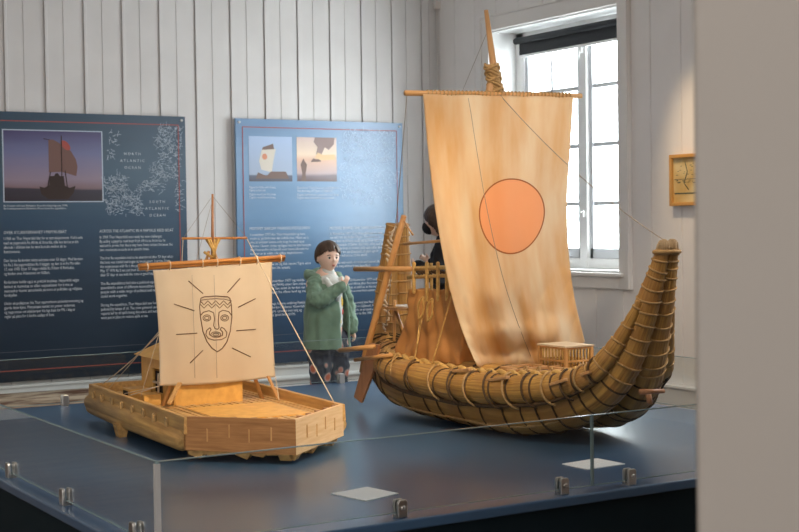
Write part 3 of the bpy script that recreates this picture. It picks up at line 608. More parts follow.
# ------------------------------------------------------------------ wooden raft model
RO = Vector((-3.428, -3.27, PZ)); RA = math.radians(-93.8)
raft = thing('raft_model', 'wooden model raft with a cream sail bearing a face, at the left', 'model boat', RO, RA)
RI = (Matrix.Translation(RO) @ Matrix.Rotation(RA, 4, 'Z')).inverted()
HB, HT = .055, .185                      # hull board bottom and top above the platform
def bowx(y): return .70 + .30 * (1 - abs(y) / .35)
for k in range(9):                       # balsa logs under the deck
    y = -.34 + .085 * k; e = bowx(y) - .03
    lg = MB(); lg.tube([(-.70, y, .075), (-.3, y, .073), (.2, y, .074), (e - .05, y, .075), (e + .0, y, .085)], [.038, .042, .042, .040, .026], 14, ridge=lambda a, i: 1 + .03 * math.sin(3 * a + i))
    lg.build('log', M['log'], raft)
for s_ in (-1, 1):                       # side: big round side log with board over it
    rq = .040 if s_ < 0 else .034; sl = MB(); sl.tube([(-.705, s_ * (.383 - rq), .095), (0, s_ * (.388 - rq), .095), (.68, s_ * (.375 - rq), .095)], rq, 16); sl.build('side_log', M['log'], raft)
    sb = MB(); sb.prism([(s_ * .335, .11), (s_ * .362, .115), (s_ * .358, HT), (s_ * .335, HT)], 0, -.70, .705)
    sb.build('side_board', M['log'], raft, bevel=.003)
    for k in range(8):                   # lashed stub of each cross beam
        x_ = -.60 + .158 * k
        st = MB().prism([(x_ - .009, .122), (x_ + .009, .122), (x_ + .009, .152), (x_ + .003, .160), (x_ - .009, .156)], 1, s_ * .345, s_ * (.374 + .004 * math.sin(k * 2.3)))
        stb = st.build('cross_beam_stub', M['deck'], raft, bevel=.003)
        MB().tube([(x_ + .016 * math.cos(a), s_ * (.365 + .004 * math.sin(a)), .137 + .022 * math.sin(a)) for a in [i * PI / 6 for i in range(12)]], .004, 6, closed=True).build('lashing', M['rope'], stb)
    bb = MB(); a = Vector((.70, s_ * .352, 0)); b = Vector((1.0, 0, 0))
    d = (b - a).normalized(); n_ = Vector((d.y * s_, -d.x * s_, 0)); n_ = n_ if n_.x > 0 else -n_
    vs = [a + Vector((0, 0, HB - .005)), b + Vector((0, 0, HB - .015)), b + Vector((0, 0, HT - .004)), a + Vector((0, 0, HT + .0))]
    vs2 = [p - Vector((.018, 0, 0)) for p in vs]
    bb.add(vs + vs2, [(0, 1, 2, 3), (7, 6, 5, 4), (0, 4, 5, 1), (1, 5, 6, 2), (2, 6, 7, 3), (3, 7, 4, 0)])
    for q in (.2, .4, .58, .78):         # inlaid dark lashings on the bow board
        c = a.lerp(b, q) + n_ * .001 + Vector((0, 0, .12 + .01 * math.sin(q * 20))); bb.bar(c - Vector((0, 0, .026)), c + Vector((0, 0, .026)), .003, .006, 1, up=d)
    bb.build('bow_board', [M['face_shaded'] if s_ < 0 else M['face'], M['pole']], raft)  # left board painted in the shaded tone, right in the lit tone
    for k in range(5):
        c = a.lerp(b, .08 + .19 * k) - Vector((.035, 0, 0)); MB().box((c.x, c.y * .97, HT - .010), (.018, .022, .014)).build('peg', M['oar'], raft)
    bl_ = MB()                           # jagged log ends under the bow board
    for k in range(7):
        p0 = a.lerp(b, k / 7) - n_ * .03; p1_ = a.lerp(b, (k + 1) / 7) - n_ * .03; pm_ = p0.lerp(p1_, .75)
        vs = [p0 + Vector((0, 0, .06)), p1_ + Vector((0, 0, .06)), p1_ + Vector((0, 0, .036)), pm_ + Vector((0, 0, .012 + .01 * (k % 3))), p0 + Vector((0, 0, .03))]
        q = [p - n_ * .05 for p in vs]; bl_.add(vs + q, [(0, 1, 2, 3, 4), (9, 8, 7, 6, 5)] + [(i, (i + 1) % 5, 5 + (i + 1) % 5, 5 + i) for i in range(5)])
    bl_.build('log_ends', M['log'], raft)
MB().prism([(-.335, .11), (.335, .11), (.335, HT), (-.335, HT)], 0, -.71, -.69).build('stern_board', M['log'], raft)
dk = MB()                                # split bamboo deck
for k in range(30):
    y = -.325 + .0224 * k; e = bowx(y) - .05; dk.box(((-.69 + e) / 2, y, .128 + .003 * (k % 3)), (e + .69, .0215, .012))
dk.build('deck', M['deck'], raft)
mk = MB(); mk.box((.36, .05, .139), (.46, .40, .006)); mk.build('deck_mat', M['ply'], raft)
cw = MB()
for k in range(5): cw.box((-.6 + .03 * k, .25 - .015 * k, .142 + .004 * k), (.05, .1, .01))
cw.build('stores', M['log'], raft)
for x_ in (.535, -.535):                 # feet
    for y in (-.26, .26):
        ft = MB(); ft.prism([(y - .016, 0), (y + .016, 0), (y + .03, .045), (y - .03, .045)], 0, x_ - .03, x_ + .03); ft.build('support_foot', M['log'], raft)
for y in (-.37, .37): MB().prism([(y - .016, 0), (y + .016, 0), (y + .03, .06), (y - .03, .06)], 0, -.16, -.10).build('support_foot', M['log'], raft)
# cabin
cab = MB(); CXa, CXb, CY0, CY1, CZ = -.49, .0, -.155, .165, .135
wl = .20
cab.box(((CXa + CXb) / 2, CY1, CZ + wl / 2), (CXb - CXa, .01, wl)).box((CXb, (CY0 + CY1) / 2, CZ + .155 / 2), (.01, CY1 - CY0, .155)).box((CXa, (CY0 + CY1) / 2, CZ + wl / 2), (.01, CY1 - CY0, wl))
cab.box((-.385, CY0, CZ + wl / 2), (.15, .01, wl)).box((-.235, CY0, CZ + wl - .025), (.16, .01, .05)).box((-.235, CY0, CZ + .02), (.16, .01, .04)).box((-.08, CY0, CZ + wl / 2), (.16, .01, wl))
cabin = cab.build('cabin', M['ply'], raft)
MB().box((-.235, CY0 + .012, CZ + .085), (.15, .004, .10)).build('opening_shade', M['hole'], cabin)  # dark sheet behind the opening paints the shade of the interior
wf = MB(); wf.box((-.235, CY0 - .002, CZ + .08), (.008, .008, .1)).box((-.235, CY0 - .002, CZ + .085), (.15, .008, .008)); wf.build('window_bars', M['canvas'], cabin)
yc_, rh = (CY0 + CY1) / 2, .10
zr = CZ + wl; ro = MB(); ro.add([(CXa - .03, CY0 - .03, zr), (-.12, CY0 - .03, zr), (-.12, CY1 + .03, zr), (CXa - .03, CY1 + .03, zr), (CXa + .10, yc_, zr + rh), (-.18, yc_, zr + rh)], [(0, 1, 5, 4), (2, 3, 4, 5), (3, 0, 4), (1, 2, 5), (0, 3, 2, 1)])
ro.build('roof', M['ply'], cabin)
MB().box((-.10, -.245, .165), (.1, .08, .05)).build('wooden_crate', M['ply'], raft, bevel=.002)
MB().box((-.34, -.23, .165), (.12, .10, .055)).box((-.34, -.283, .165), (.07, .004, .035), mi=1).build('wooden_crate', [M['ply'], M['hole']], raft, bevel=.002)  # dark front patch paints a shaded hollow in the crate
# masts (A-frame), spreader, top mast
SX = .02
def rl(px, py, lx=SX):                   # survey pixel -> raft coordinates on the plane of the sail
    o = RI @ CL; d = (RI.to_3x3() @ ray(px, py)); return o + d * ((lx - o.x) / d.x)
mz = rl(214, 262).z; yM = rl(214, 262).y
for s_ in (-1, 1):
    ml = MB(); ml.tube([(-.02, yM + s_ * .24, .135), (-.01, yM + s_ * .012, mz + .05)], [.010, .007], 10); ml.build('mast_leg', M['pole'], raft)
MB().tube([(0, yM, mz - .02), tuple(rl(212.5, 194, 0))], [.0085, .005], 10).build('topmast', M['oar'], raft)
a, b = rl(182, 238.5, 0), rl(247, 238, 0); MB().tube([a, b], .0055, 8).build('spreader', M['cane'], raft)
kn = MB(); c = rl(213, 248, .0)
for k in range(9): kn.tube([c + Vector((.01 * math.cos(k * 2.4), (.03 - .0 * k) * math.cos(k * .7), .04)), c + Vector((.012, .006 * math.sin(k), -.01)), c + Vector((0, .014 * math.cos(k * 1.3), -.055))], .0055, 6)
kn.tube([rl(204, 252, .01), rl(213, 258, .01)], .006, 6); kn.build('lashing_bundle', M['gold'], raft)
# yard
a, b = rl(139, 268.5), rl(284, 259.5)
yd = MB(); 
for dz, dx in ((0, 0), (.012, .010), (.012, -.010)): yd.tube([a + Vector((dx, 0, dz)), b + Vector((dx, 0, dz))], .0095, 8)
yard = yd.build('yard', M['cane'], raft)
for q in (.05, .2, .42, .52, .68, .8, .97):
    c = a.lerp(b, q); MB().tube([c + Vector((.021 * math.cos(t_), .0, .006 + .02 * math.sin(t_))) for t_ in [i * PI / 6 for i in range(12)]], .003, 6, closed=True).build('lashing', M['cord'], yard)
# sail
TL, TR, BL, BR = (153, 270.5), (272, 262), (159.5, 386), (275.5, 377)
def sail_px(u, v):                       # u left-right, v top-bottom in the survey
    t = (TL[0] + (TR[0] - TL[0]) * u, TL[1] + (TR[1] - TL[1]) * u); q = (BL[0] + (BR[0] - BL[0]) * u, BL[1] + (BR[1] - BL[1]) * u)
    x_ = t[0] + (q[0] - t[0]) * v; y_ = t[1] + (q[1] - t[1]) * v
    x_ += 2.2 * math.sin(PI * v) * (1 - 2 * u) * (1 if u < .5 else .6); y_ += 2.0 * math.sin(PI * u) * v
    return x_, y_
def sail_pt(u, v, off=0):
    bel = .035 * math.sin(PI * min(1, v * .9 + .05)) * (.4 + .6 * math.sin(PI * u)) + .004 * math.sin(9 * u + 4 * v) * v + .003 * math.sin(22 * u - 3 * v)
    return rl(*sail_px(u, v), lx=SX + bel + off)
sl = MB(); sl.grid(lambda u, v: sail_pt(u, v), 48, 48)
def ink(pts, wd=.0016, closed=False):
    P = [Vector(sail_pt(px_, py_, .0015)) for px_, py_ in pts]
    sl.tube(P, wd, 5, 1, closed=closed)
def suv(px, py):                         # survey pixel -> sail u,v
    u = (px - 156.5) / 117.0; v = .5
    for _ in range(6):
        x_, y_ = sail_px(u, v); u += (px - x_) / 119; v += (py - y_) / 116
    return u, v
def inkpx(L, wd=.0016, closed=False, dens=3):
    pts = []
    for i in range(len(L) - (0 if closed else 1)):
        a = L[i]; b = L[(i + 1) % len(L)]
        for k in range(dens): pts.append(suv(a[0] + (b[0] - a[0]) * k / dens, a[1] + (b[1] - a[1]) * k / dens))
    if not closed: pts.append(suv(*L[-1]))
    ink(pts, wd, closed)
q8 = lambda x_, y_: (150 + x_ / 4.836, 290 + y_ / 4.836)
for l in ([(116, 68), (214, 100)], [(127, 215), (228, 209)], [(194, 353), (256, 292)], [(427, 84), (510, 42)], [(418, 197), (511, 190)], [(398, 281), (486, 323)]): inkpx([q8(*p) for p in l], .0017)
for l in ([(188.5, 281), (203, 293.5)], [(227.5, 292.5), (240, 278.5)]): inkpx(l, .0017)
inkpx([q8(*p) for p in ((246, 40), (262, 33), (320, 29), (376, 33), (386, 40), (394, 75), (396, 130), (388, 200), (372, 250), (350, 282), (326, 299), (300, 282), (276, 250), (256, 200), (244, 130), (240, 80))], .0018, True, 2)
zz = lambda y0, a_: [(242 + 19 * i, y0 + (a_ if i % 2 else -a_)) for i in range(9)]
inkpx([q8(*p) for p in zz(62, 10)], .0015); inkpx([q8(*p) for p in zz(78, 10)], .0013)
inkpx([q8(*p) for p in ((243, 50), (280, 44), (320, 42), (360, 44), (389, 52))], .0013)
inkpx([q8(*p) for p in ((246, 122), (258, 108), (285, 100), (308, 110), (312, 140), (308, 172), (314, 186), (326, 190), (334, 182), (330, 150), (334, 108), (352, 98), (380, 104), (394, 122))], .0016)
for cx_ in (275, 361):
    for rx, ry in ((19, 15), (11, 8)): inkpx([q8(cx_ + rx * math.cos(t_), 135 + ry * math.sin(t_)) for t_ in [i * PI / 7 for i in range(14)]], .0013, True, 1)
inkpx([q8(*p) for p in ((290, 182), (274, 196), (270, 216), (282, 234), (310, 242), (345, 240), (368, 228), (372, 206), (360, 188), (346, 180), (340, 190), (352, 204), (350, 220), (330, 228), (305, 226), (288, 216), (288, 202), (296, 192), (290, 182))], .0014)
for rx, ry in ((24, 13), (14, 7)): inkpx([q8(318 + rx * math.cos(t_), 215 + ry * math.sin(t_)) for t_ in [i * PI / 7 for i in range(14)]], .0012, True, 1)
sl.build('sail', [M['canvas'], M['ink']], raft, solid=.0012)
def cord(pts, r=.0016, m='cord', name='rigging_line', par=None): return MB().tube(pts, r, 6).build(name, M[m], par or raft)
cord(sag(rl(247, 239, 0), Vector((.66, .33, HT)), .005), .0022)
cord(sag(rl(183, 239, 0), rl(182, 262, .03), 0), .0016); cord(sag(rl(212.5, 196, 0), rl(184, 237, 0), 0), .0009, 'thread'); cord(sag(rl(212.5, 196, 0), rl(246, 237, 0), 0), .0009, 'thread'); cord(sag(rl(212.5, 200, 0), rl(196, 262, .03), 0), .0009, 'thread')
for px_, p in ((192, .02), (214, .0)): cord([sail_pt(*suv(px_, 275), .012), sail_pt(*suv(px_ + 2, 330), .02), sail_pt(*suv(px_ + 3, 378), .02)], .0009, 'thread')
tk = sail_pt(0, .55); cord(sag(tk, (-.66, -.30, HT), .01), .0026); cord(sag(tk + Vector((0, 0, .01)), (-.45, -.33, HT), .0), .0014)
cord(sag(tk, (-.05, -.30, HT), 0), .0014); cord(sag(sail_pt(0, 1), (-.12, -.33, HT), .0), .0022); cord(sag(sail_pt(0, 1), (-.2, -.33, HT), .0), .0018); cord(sag(sail_pt(1, 1), (.10, .31, .14), .0), .0022)
cord(sag(rl(160, 385, .05), (-.25, -.16, .2), 0), .003)
pl_ = MB(); pl_.bar(rl(169, 404, .10), rl(180, 383, .03), .020, .008); pl_.build('prop', M['wood'], raft)
pl_ = MB(); pl_.bar(rl(281, 405, .08), rl(268, 376, .02), .016, .007); pl_.build('prop', M['pole'], raft)

# ------------------------------------------------------------------ papyrus ship model
SO = Vector((-2.15, -3.8, PZ + .008)); SA = math.radians(-90)
ship = thing('reed_ship_model', 'large papyrus reed ship model with a tan sail and orange sun disc', 'model ship', SO, SA)
SI = (Matrix.Translation(SO) @ Matrix.Rotation(SA, 4, 'Z')).inverted()
def sx(px, py, lx):                      # survey pixel -> ship coordinates on a plane across the ship
    o = SI @ CL; d = SI.to_3x3() @ ray(px, py); return o + d * ((lx - o.x) / d.x)
def sy(px, py, ly):                      # ... on a plane along the ship
    o = SI @ CL; d = SI.to_3x3() @ ray(px, py); return o + d * ((ly - o.y) / d.y)
HULL = [(-.93, .94, .036, .026), (-.95, .80, .045, .035), (-.97, .62, .055, .045), (-.975, .45, .07, .055), (-.94, .31, .09, .075), (-.82, .215, .125, .11), (-.5, .160, .150, .165), (0, .150, .150, .185), (.42, .150, .145, .175),
        (.68, .180, .125, .14), (.835, .245, .098, .10), (.94, .350, .078, .068), (1.015, .49, .060, .047), (1.07, .62, .048, .037), (1.115, .74, .036, .028), (1.14, .825, .026, .025)]
def bundle(path, side, seed, name, nring, r_rope=.0055, mat_='reed', ends=True, t0=.0, t1=1.0, waist=.05):
    NS = 120; pts = []; rad = []; rnd = random.Random(seed); rt = [t0 + (t1 - t0) * (k + .5) / nring + rnd.uniform(-.1, .1) / nring for k in range(nring)]
    for i in range(NS + 1):
        t = i / NS; x_, z_, r, o = spline(path, t); wst = min(abs(t - q) for q in rt) * nring / (t1 - t0)
        pts.append(Vector((x_, side * o, z_))); rad.append(r * (1 - waist * math.exp(-(wst / .16) ** 2)) * (1 + .012 * math.sin(t * 37 + seed)))
    rg = lambda a, i: 1 + .014 * math.sin(19 * a + .5 * math.sin(i * .2)) + .02 * noise.noise(Vector((math.cos(a) * 2, math.sin(a) * 2, i * .13 + seed)))
    m = MB(); m.tube(pts, rad, 56, ridge=rg, ref=(0, 1, 0)); b = m.build(name, [M[mat_]], ship)
    for q in rt:
        i = max(1, min(NS - 1, int(q * NS))); c = pts[i]; tn = (pts[i + 1] - pts[i - 1]).normalized(); tn = (tn + Vector((rnd.uniform(-.12, .12), rnd.uniform(-.1, .1), rnd.uniform(-.12, .12)))).normalized()
        u = Vector((0, 1, 0)); u = (u - tn * u.dot(tn)).normalized(); w_ = tn.cross(u); rr = rad[i] * 1.012 + r_rope * .3
        MB().tube([c + u * rr * math.cos(a) + w_ * rr * math.sin(a) for a in [k * 2 * PI / 40 for k in range(40)]], r_rope, 8, closed=True).build('rope_lashing', M['rope'] if q > .72 or (q < .25 and name == 'reed_bundle') else M['darkrope'], b)
    return b
b1 = bundle(HULL, -1, 1, 'reed_bundle', 42, .0045, waist=.035); b2 = bundle(HULL, 1, 2, 'reed_bundle', 42, .0045, waist=.035)
GUN = [(-.90, .36, .024, .10), (-.83, .275, .042, .165), (-.66, .232, .060, .255), (-.35, .215, .072, .325), (.05, .205, .074, .345), (.30, .208, .072, .335), (.54, .222, .066, .31), (.74, .248, .058, .26), (.88, .305, .048, .20), (.95, .385, .040, .155), (1.01, .49, .030, .115), (1.07, .615, .014, .085)]
g1 = bundle(GUN, -1, 3, 'side_roll', 21, .0045, waist=.12); g2 = bundle(GUN, 1, 4, 'side_roll', 16, .0045, waist=.12)
for side, s in ((-1, g1), (1, g2)):      # long dark rope in the seam between side roll and hull
    MB().tube([Vector((p[0], side * (p[3] + .008 + p[2] * .32), p[1] - p[2] * 1.0)) for p in [spline(GUN, t / 60) for t in range(2, 56)]], .009, 8, ridge=lambda a, i: 1 + .2 * math.sin(2 * a + i)).build('seam_rope', M['darkrope'], ship)
    MB().tube([Vector((p[0], side * (p[3] + p[2] * .72), p[1] - p[2] * .72)) for p in [spline(HULL, t / 90) for t in range(24, 62)]], .006, 8, ridge=lambda a, i: 1 + .2 * math.sin(2 * a + i)).build('seam_rope', M['rope'], ship)
tp = MB()                                # cut reed ends at the bow tip
for sd in (-1, 1):
    rnd = random.Random(9 + sd)
    for k in range(60):
        a = rnd.uniform(0, 2 * PI); r = .026 * math.sqrt(rnd.random()); c = Vector((1.14, sd * .024, .81)); dr = Vector((.1, 0, .99)); off = Vector((r * math.cos(a), r * math.sin(a), 0))
        tp.tube([c + off, c + off * .85 + dr * (.025 + .03 * math.sqrt(max(0, 1 - (r / .027) ** 2)))], [.006, .004], 6)
tp.build('reed_tips', M['reed_top'], ship)
MB().tube([Vector((1.138 + .038 * math.cos(a), .058 * math.sin(a), .812)) for a in [k * PI / 18 for k in range(36)]], .009, 8, closed=True).build('tip_lashing', M['rope'], ship)
# deck of reeds
dk = MB()
for k in range(26):
    y = -.30 + .024 * k; xx = .62 - abs(y) * .9; dk.tube([(-.80 + abs(y) * .7, y, .262), (0, y, .255), (xx, y, .268), ], .0135, 8)
dk.build('deck', M['gold'], ship)
# braided rope bulwark on the starboard rim
for side in (-1, 1):
    P = [Vector((p[0], side * (p[3] - .035), p[1] + p[2] * .86)) for p in [spline(GUN, .05 + .62 * t / 90) for t in range(91)]]
    br_ = MB()
    for s_ in range(3):
        br_.tube([p + Vector((0, .013 * math.cos(i * .55 + s_ * 2.094), .013 * math.sin(i * .55 + s_ * 2.094))) for i, p in enumerate(P)], .013, 8)
    br_.build('braided_rope', M['gold'], ship)
rnd = random.Random(12)
for k in range(14):                      # slack rope loops hung over the side roll
    t = .16 + .046 * k; p = spline(GUN, t); q = spline(GUN, t + .025); dx_ = rnd.uniform(-.02, .03)
    r1 = p[2] + .008
    MB().tube([Vector((p[0] + dx_ * math.sin(a * .5) + (q[0] - p[0]) * (a / PI), -(p[3] + r1 * math.sin(a)), p[1] + r1 * math.cos(a))) for a in [i * PI / 9 * .95 for i in range(10)]], .005, 6).build('rope_loop', M['darkrope' if k % 2 else 'rope'], ship)
# masts: two legs bound at the head
mt = sx(486, 10, .0); mb = sx(493, 88, .0)
for y0_, top in ((-.30, None), (.26, 1)):
    hd_ = sx(493, 74, .0)
    if top is None: P = [(.02, mb.y + .10, .27), (0, mb.y + .02, mb.z), tuple(mt)]; R = [.026, .020, .010]
    else: P = [(.02, mb.y + .30, .27), (0, mb.y - .02, mb.z - .02), tuple(hd_ + Vector((0, .0, .02)))]; R = [.026, .021, .018]
    MB().tube(P, R, 14).build('mast', M['spruce'], ship)
hb = MB(); a, b = sx(491.5, 66, 0), sx(496, 92, 0)
for k in range(15):
    c = a.lerp(b, k / 14); rr = .033 + .005 * math.sin(k * 2.1); hb.tube([c + Vector((rr * .8 * math.cos(t_), rr * math.sin(t_), .010 * math.sin(t_ * 2 + k))) for t_ in [i * PI / 8 for i in range(16)]], .0062, 6, closed=True)
hb.tube([a + Vector((0, 0, .01)), b], .029, 12)
hb.build('mast_binding', M['rope'], ship)
# yard and sail
ya_, yb_ = sx(405, 93, .03), sx(581, 96, .03)
yard = MB().tube([ya_, yb_], [.0125, .0125], 12).build('yard', M['pole'], ship)
for q in [.115 + .81 * k / 38 for k in range(39)]:
    c = ya_.lerp(yb_, q); MB().tube([c + Vector((.0145 * math.cos(t_), .004 * math.sin(t_), .0145 * math.sin(t_))) for t_ in [i * PI / 5 for i in range(10)]], .0035, 5, closed=True).build('sail_tie', M['rope'], yard)
LE = [(423, 94), (428, 150), (436, 215), (449, 285), (462, 330), (477, 366)]
RE = [(573.5, 97), (570, 150), (567, 200), (568.5, 250), (574, 297), (585, 345)]
def ssail_px(u, v):
    a = spline(LE, v); b = spline(RE, v); x_ = a[0] + (b[0] - a[0]) * u; y_ = a[1] + (b[1] - a[1]) * u
    y_ += v ** 3 * (14 * math.sin(PI * u) * (1 - .3 * u) + 3 * math.sin(11 * u))
    return x_, y_
def ssail_lx(u, v):
    bel = .16 * math.sin(PI * min(1, v)) ** .8 * math.sin(PI * (u * .9 + .05)) + .10 * v * v
    fold = .012 * math.sin(16 * u + 2.5 * v) * v ** 1.5 + .006 * math.sin(30 * u - 4 * v) * v + .007 * math.sin(26 * u) * (1 - v) ** 2
    low = .05 * v ** 4 * math.sin(7 * u + 9 * v) + .022 * math.exp(-((v - .80 - .10 * u) / .045) ** 2) * math.sin(PI * u) - .02 * math.exp(-((v - .90 - .05 * u) / .03) ** 2) * math.sin(PI * u) + .02 * noise.noise(Vector((u * 6, v * 8, 2))) * v * v + .03 * abs(noise.noise(Vector((u * 9 + v * 3, v * 11, 5)))) * v ** 3
    return .045 + bel + fold + low
SUN = [0, 0, 0, 0]
def ssuv(px, py):
    u, v = .5, .5
    for _ in range(30):
        x_, y_ = ssail_px(u, v); u += (px - x_) / 140; v += (py - y_) / 272
    return u, v
c_ = ssuv(512, 215); SUN[0], SUN[1] = c_; SUN[2] = ssuv(544.5, 215)[0] - c_[0]; SUN[3] = ssuv(512, 254)[1] - c_[1]
M['sun_sail'] = sail_mat()
sl = MB(); sl.grid(lambda u, v: sx(*ssail_px(u, v), ssail_lx(u, v)), 80, 110); sl.build('sail', M['sun_sail'], ship, solid=.0015)
# cabin with canvas cover and open railing
cx0, cx1 = -.50, -.05; cyh = .20; cz0, cz1 = .27, .615
def cov(u, v):                           # wraps port side - stern - starboard - front
    P = [(cx1, cyh), (cx0, cyh), (cx0, -cyh), (cx1, -cyh), (cx1, cyh)]; L = [.45, .40, .45, .40]; s_ = u * 1.7; i = 0
    while i < 3 and s_ > L[i]: s_ -= L[i]; i += 1
    a = Vector((*P[i], 0)); b = Vector((*P[i + 1], 0)); d = (b - a).normalized(); n_ = Vector((-d.y, d.x, 0)); n_ = n_ if n_.dot(a.lerp(b, .5) - Vector(((cx0 + cx1) / 2, 0, 0))) > 0 else -n_
    p = a + d * s_; fl = v ** 1.2 * .07
    p += (p - Vector(((cx0 + cx1) / 2, 0, 0))).normalized() * (fl + .010 * math.sin(u * 70 + 5 * v) * v + .006 * math.sin(u * 130 - 9 * v) + .02 * noise.noise(Vector((u * 12, v * 4, 1))))
    p.z = cz1 - (cz1 - cz0 - .01) * v + .02 * noise.noise(Vector((u * 14, 3, 0))) * (1 - v); return p
cv = MB(); cv.grid(cov, 150, 30)
cov_o = cv.build('canvas_cover', M['tan'], ship, solid=.003)
cb = MB(); cb.box(((cx0 + cx1) / 2, 0, (cz0 + cz1 - .04) / 2), (cx1 - cx0 - .02, 2 * cyh - .02, cz1 - cz0 - .04)); cb.build('cabin_roof', M['card'], ship, bevel=.02)
# railing of bamboo on top of the cabin (survey pixels on the starboard plane)
RY = -.205
rail = MB()
for yy_ in (268.5, 276.5): rail.tube([sy(408, yy_ + 1, RY), sy(450, yy_ - 1, RY), sy(463, yy_ - 1.3, RY)], .0085, 8)
rail.tube([sy(412, 268, RY), sy(412, 268, RY) + Vector((0, .42, 0))], .008, 8); rail.tube([sy(412, 276, RY), sy(412, 276, RY) + Vector((0, .42, 0))], .008, 8)
rr_ = rail.build('railing', M['gold'], ship)
for k, (px_, yb1) in enumerate(((414, 292), (427, 300), (438, 300), (447, 300), (456, 298))):
    a = sy(px_, 263.5, RY - .004); b = Vector((a.x - .004, a.y, sy(px_ + 1, yb1, RY).z)); MB().tube([a, b], .0095, 9, round_end=True).build('railing_post', M['gold'], rr_)
for k in range(4):
    a = sy(414, 263.5, RY); MB().tube([Vector((a.x, RY + .1 * (k + 1), a.z)), Vector((a.x, RY + .1 * (k + 1), a.z - .14))], .0085, 8).build('railing_post', M['gold'], rr_)
ud = MB(); rnd = random.Random(4)
for k in range(16):
    px_ = 416 + k * 3; ud.tube([sy(px_, 271, RY + .03), sy(px_ + 4, 275 - (k % 3), RY + .04)], .006, 6)
ud.build('twisted_rope', M['darkrope'], ship)
for (px_, py_, r_) in ((421, 308, 4.5), (430, 310, 5.0)):   # rope coils hung on the cover
    c = sy(px_, py_, RY - .075); MB().tube([c + Vector((.024 * math.cos(t_) + .012 * math.sin(t_), -.004 * math.sin(3 * t_), .052 * math.sin(t_) + .008 * math.cos(t_))) for t_ in [i * PI / 9 for i in range(18)]], .0055, 7, closed=True).build('rope_coil', M['gold'], ship)
for a, b in (((425, 300), (414, 362)), ((453, 290), (432, 364)), ((420, 316), (417, 345))):
    pa, pb = sy(*a, RY - .05), sy(*b, RY - .12); MB().tube(sag(pa, pb, .004), .0035, 6).build('stay_rope', M['gold'], ship)
# stern: steering oars, poles, small platform
OY = -.29
oa = MB(); a, b = sy(404, 216, OY), sy(366, 352, OY); oa.tube([a, a.lerp(b, .5), b, sy(361, 372, OY)], [.014, .017, .018, .010], 10)
oar = oa.build('steering_oar', M['pole'], ship)
bl_ = MB(); q = [sy(*p_, OY - .01) for p_ in ((369, 343), (379, 345), (375, 364), (368, 385), (361, 403), (353.5, 397), (361, 370))]
bl_.add([p for p in q] + [p + Vector((0, .014, 0)) for p in q], [tuple(range(7)), tuple(range(13, 6, -1))] + [(i, (i + 1) % 7, 7 + (i + 1) % 7, 7 + i) for i in range(7)]); bl_.build('oar_blade', M['oar'], oar, bevel=.002)
OP = .14
oa = MB(); oa.tube([sy(399, 235, OP), sy(386, 352, OP)], [.012, .016], 10); oar2 = oa.build('steering_oar', M['pole'], ship)
lb = MB(); a, b = sy(404, 221, OY), sy(413, 235, OY); lb.tube([a, b], .005, 6); lb.build('tiller', M['pole'], ship)
for (a, b, ly, lx2, r, m) in (((355, 269), (411, 269), -.30, None, .0125, 'pole'), ((404, 244), (452, 240), -.10, None, .007, 'pole'), ((340, 350.5), (374, 346.5), -.36, None, .0125, 'pole'), ((355, 360), (392, 355), -.33, None, .010, 'pole'), ((366, 357.5), (388, 357), -.27, None, .008, 'pole')):
    MB().tube([sy(*a, ly), sy(*b, ly)], r, 10).build('cross_pole', M[m], ship)
st = MB()
for (a, b) in (((395, 300), (394, 358)), ((412, 310), (411, 356)), ((396, 312), (411, 350)), ((411, 316), (396, 352))): st.tube([sy(*a, -.12), sy(*b, -.12)], .008, 8)
for (a, b) in (((395, 300), (394, 358)), ((408, 308), (408, 356))): st.tube([sy(*a, .10), sy(*b, .10)], .008, 8)
st.tube([sy(395, 310, -.12), sy(395, 310, .10)], .008, 8).build('stern_frame', M['pole'], ship)
p0 = sy(389, 308, -.15); p1_ = sy(410, 307, -.15); sh = MB(); sh.box(((p0.x + p1_.x) / 2, -.02, p0.z), (abs(p1_.x - p0.x), .30, .012)); sh.build('stern_shelf', M['pole'], ship)
sh = MB(); sh.box(((p0.x + p1_.x) / 2 + .01, -.03, p0.z + .012), (abs(p1_.x - p0.x) * .8, .2, .010)); sh.build('shelf_cloth', M['card'], ship, bevel=.003)
p0 = sy(392, 356, -.18); MB().box((p0.x + .05, -.06, p0.z), (.12, .22, .03)).build('folded_cloth', M['card'], ship, bevel=.01)
rnd = random.Random(6); kb = MB()        # tangle of pale lashings on the stern post
for k in range(26):
    t = .02 + .26 * k / 26; p = spline(HULL, t); c = Vector((p[0] + p[2] * .7, -p[3] - p[2] * .5, p[1]))
    kb.tube([c + Vector((.022 * math.cos(a + k), .015 * math.sin(a), .018 * math.sin(a + .6 * k))) for a in [i * PI / 4 for i in range(8)]], .006, 6, closed=True)
kb.build('lashing_bundle', M['cord'], ship)
# fittings on the fore deck
for (a, b, ly, wd) in (((525, 393), (566, 380), -.30, .022), ((545, 388), (590, 372), -.24, .018), ((484, 381), (508, 377.5), -.37, .022), ((450, 371.5), (470, 369.5), -.38, .016), ((560, 380), (600, 371), -.10, .016)):
    pa, pb = sy(*a, ly), sy(*b, ly); MB().bar(pa, pb, wd, .014).build('deck_beam', M['spruce'], ship, bevel=.003)
dfm = MB(); zq = .290
for a, b in (((508, 378), (528, 367)), ((526, 367), (527, 384)), ((510, 377), (545, 388)), ((528, 371), (568, 379)), ((505, 372), (540, 372))): dfm.bar(sy(*a, -.20), sy(*b, -.20), .016, .012)
for (xa, ya2, xb, yb2) in ((.30, -.22, .56, -.22), (.30, -.05, .56, -.05), (.30, -.22, .30, -.05), (.56, -.25, .56, .05), (.42, -.28, .42, .2), ): dfm.bar((xa, ya2, zq), (xb, yb2, zq), .028, .016)
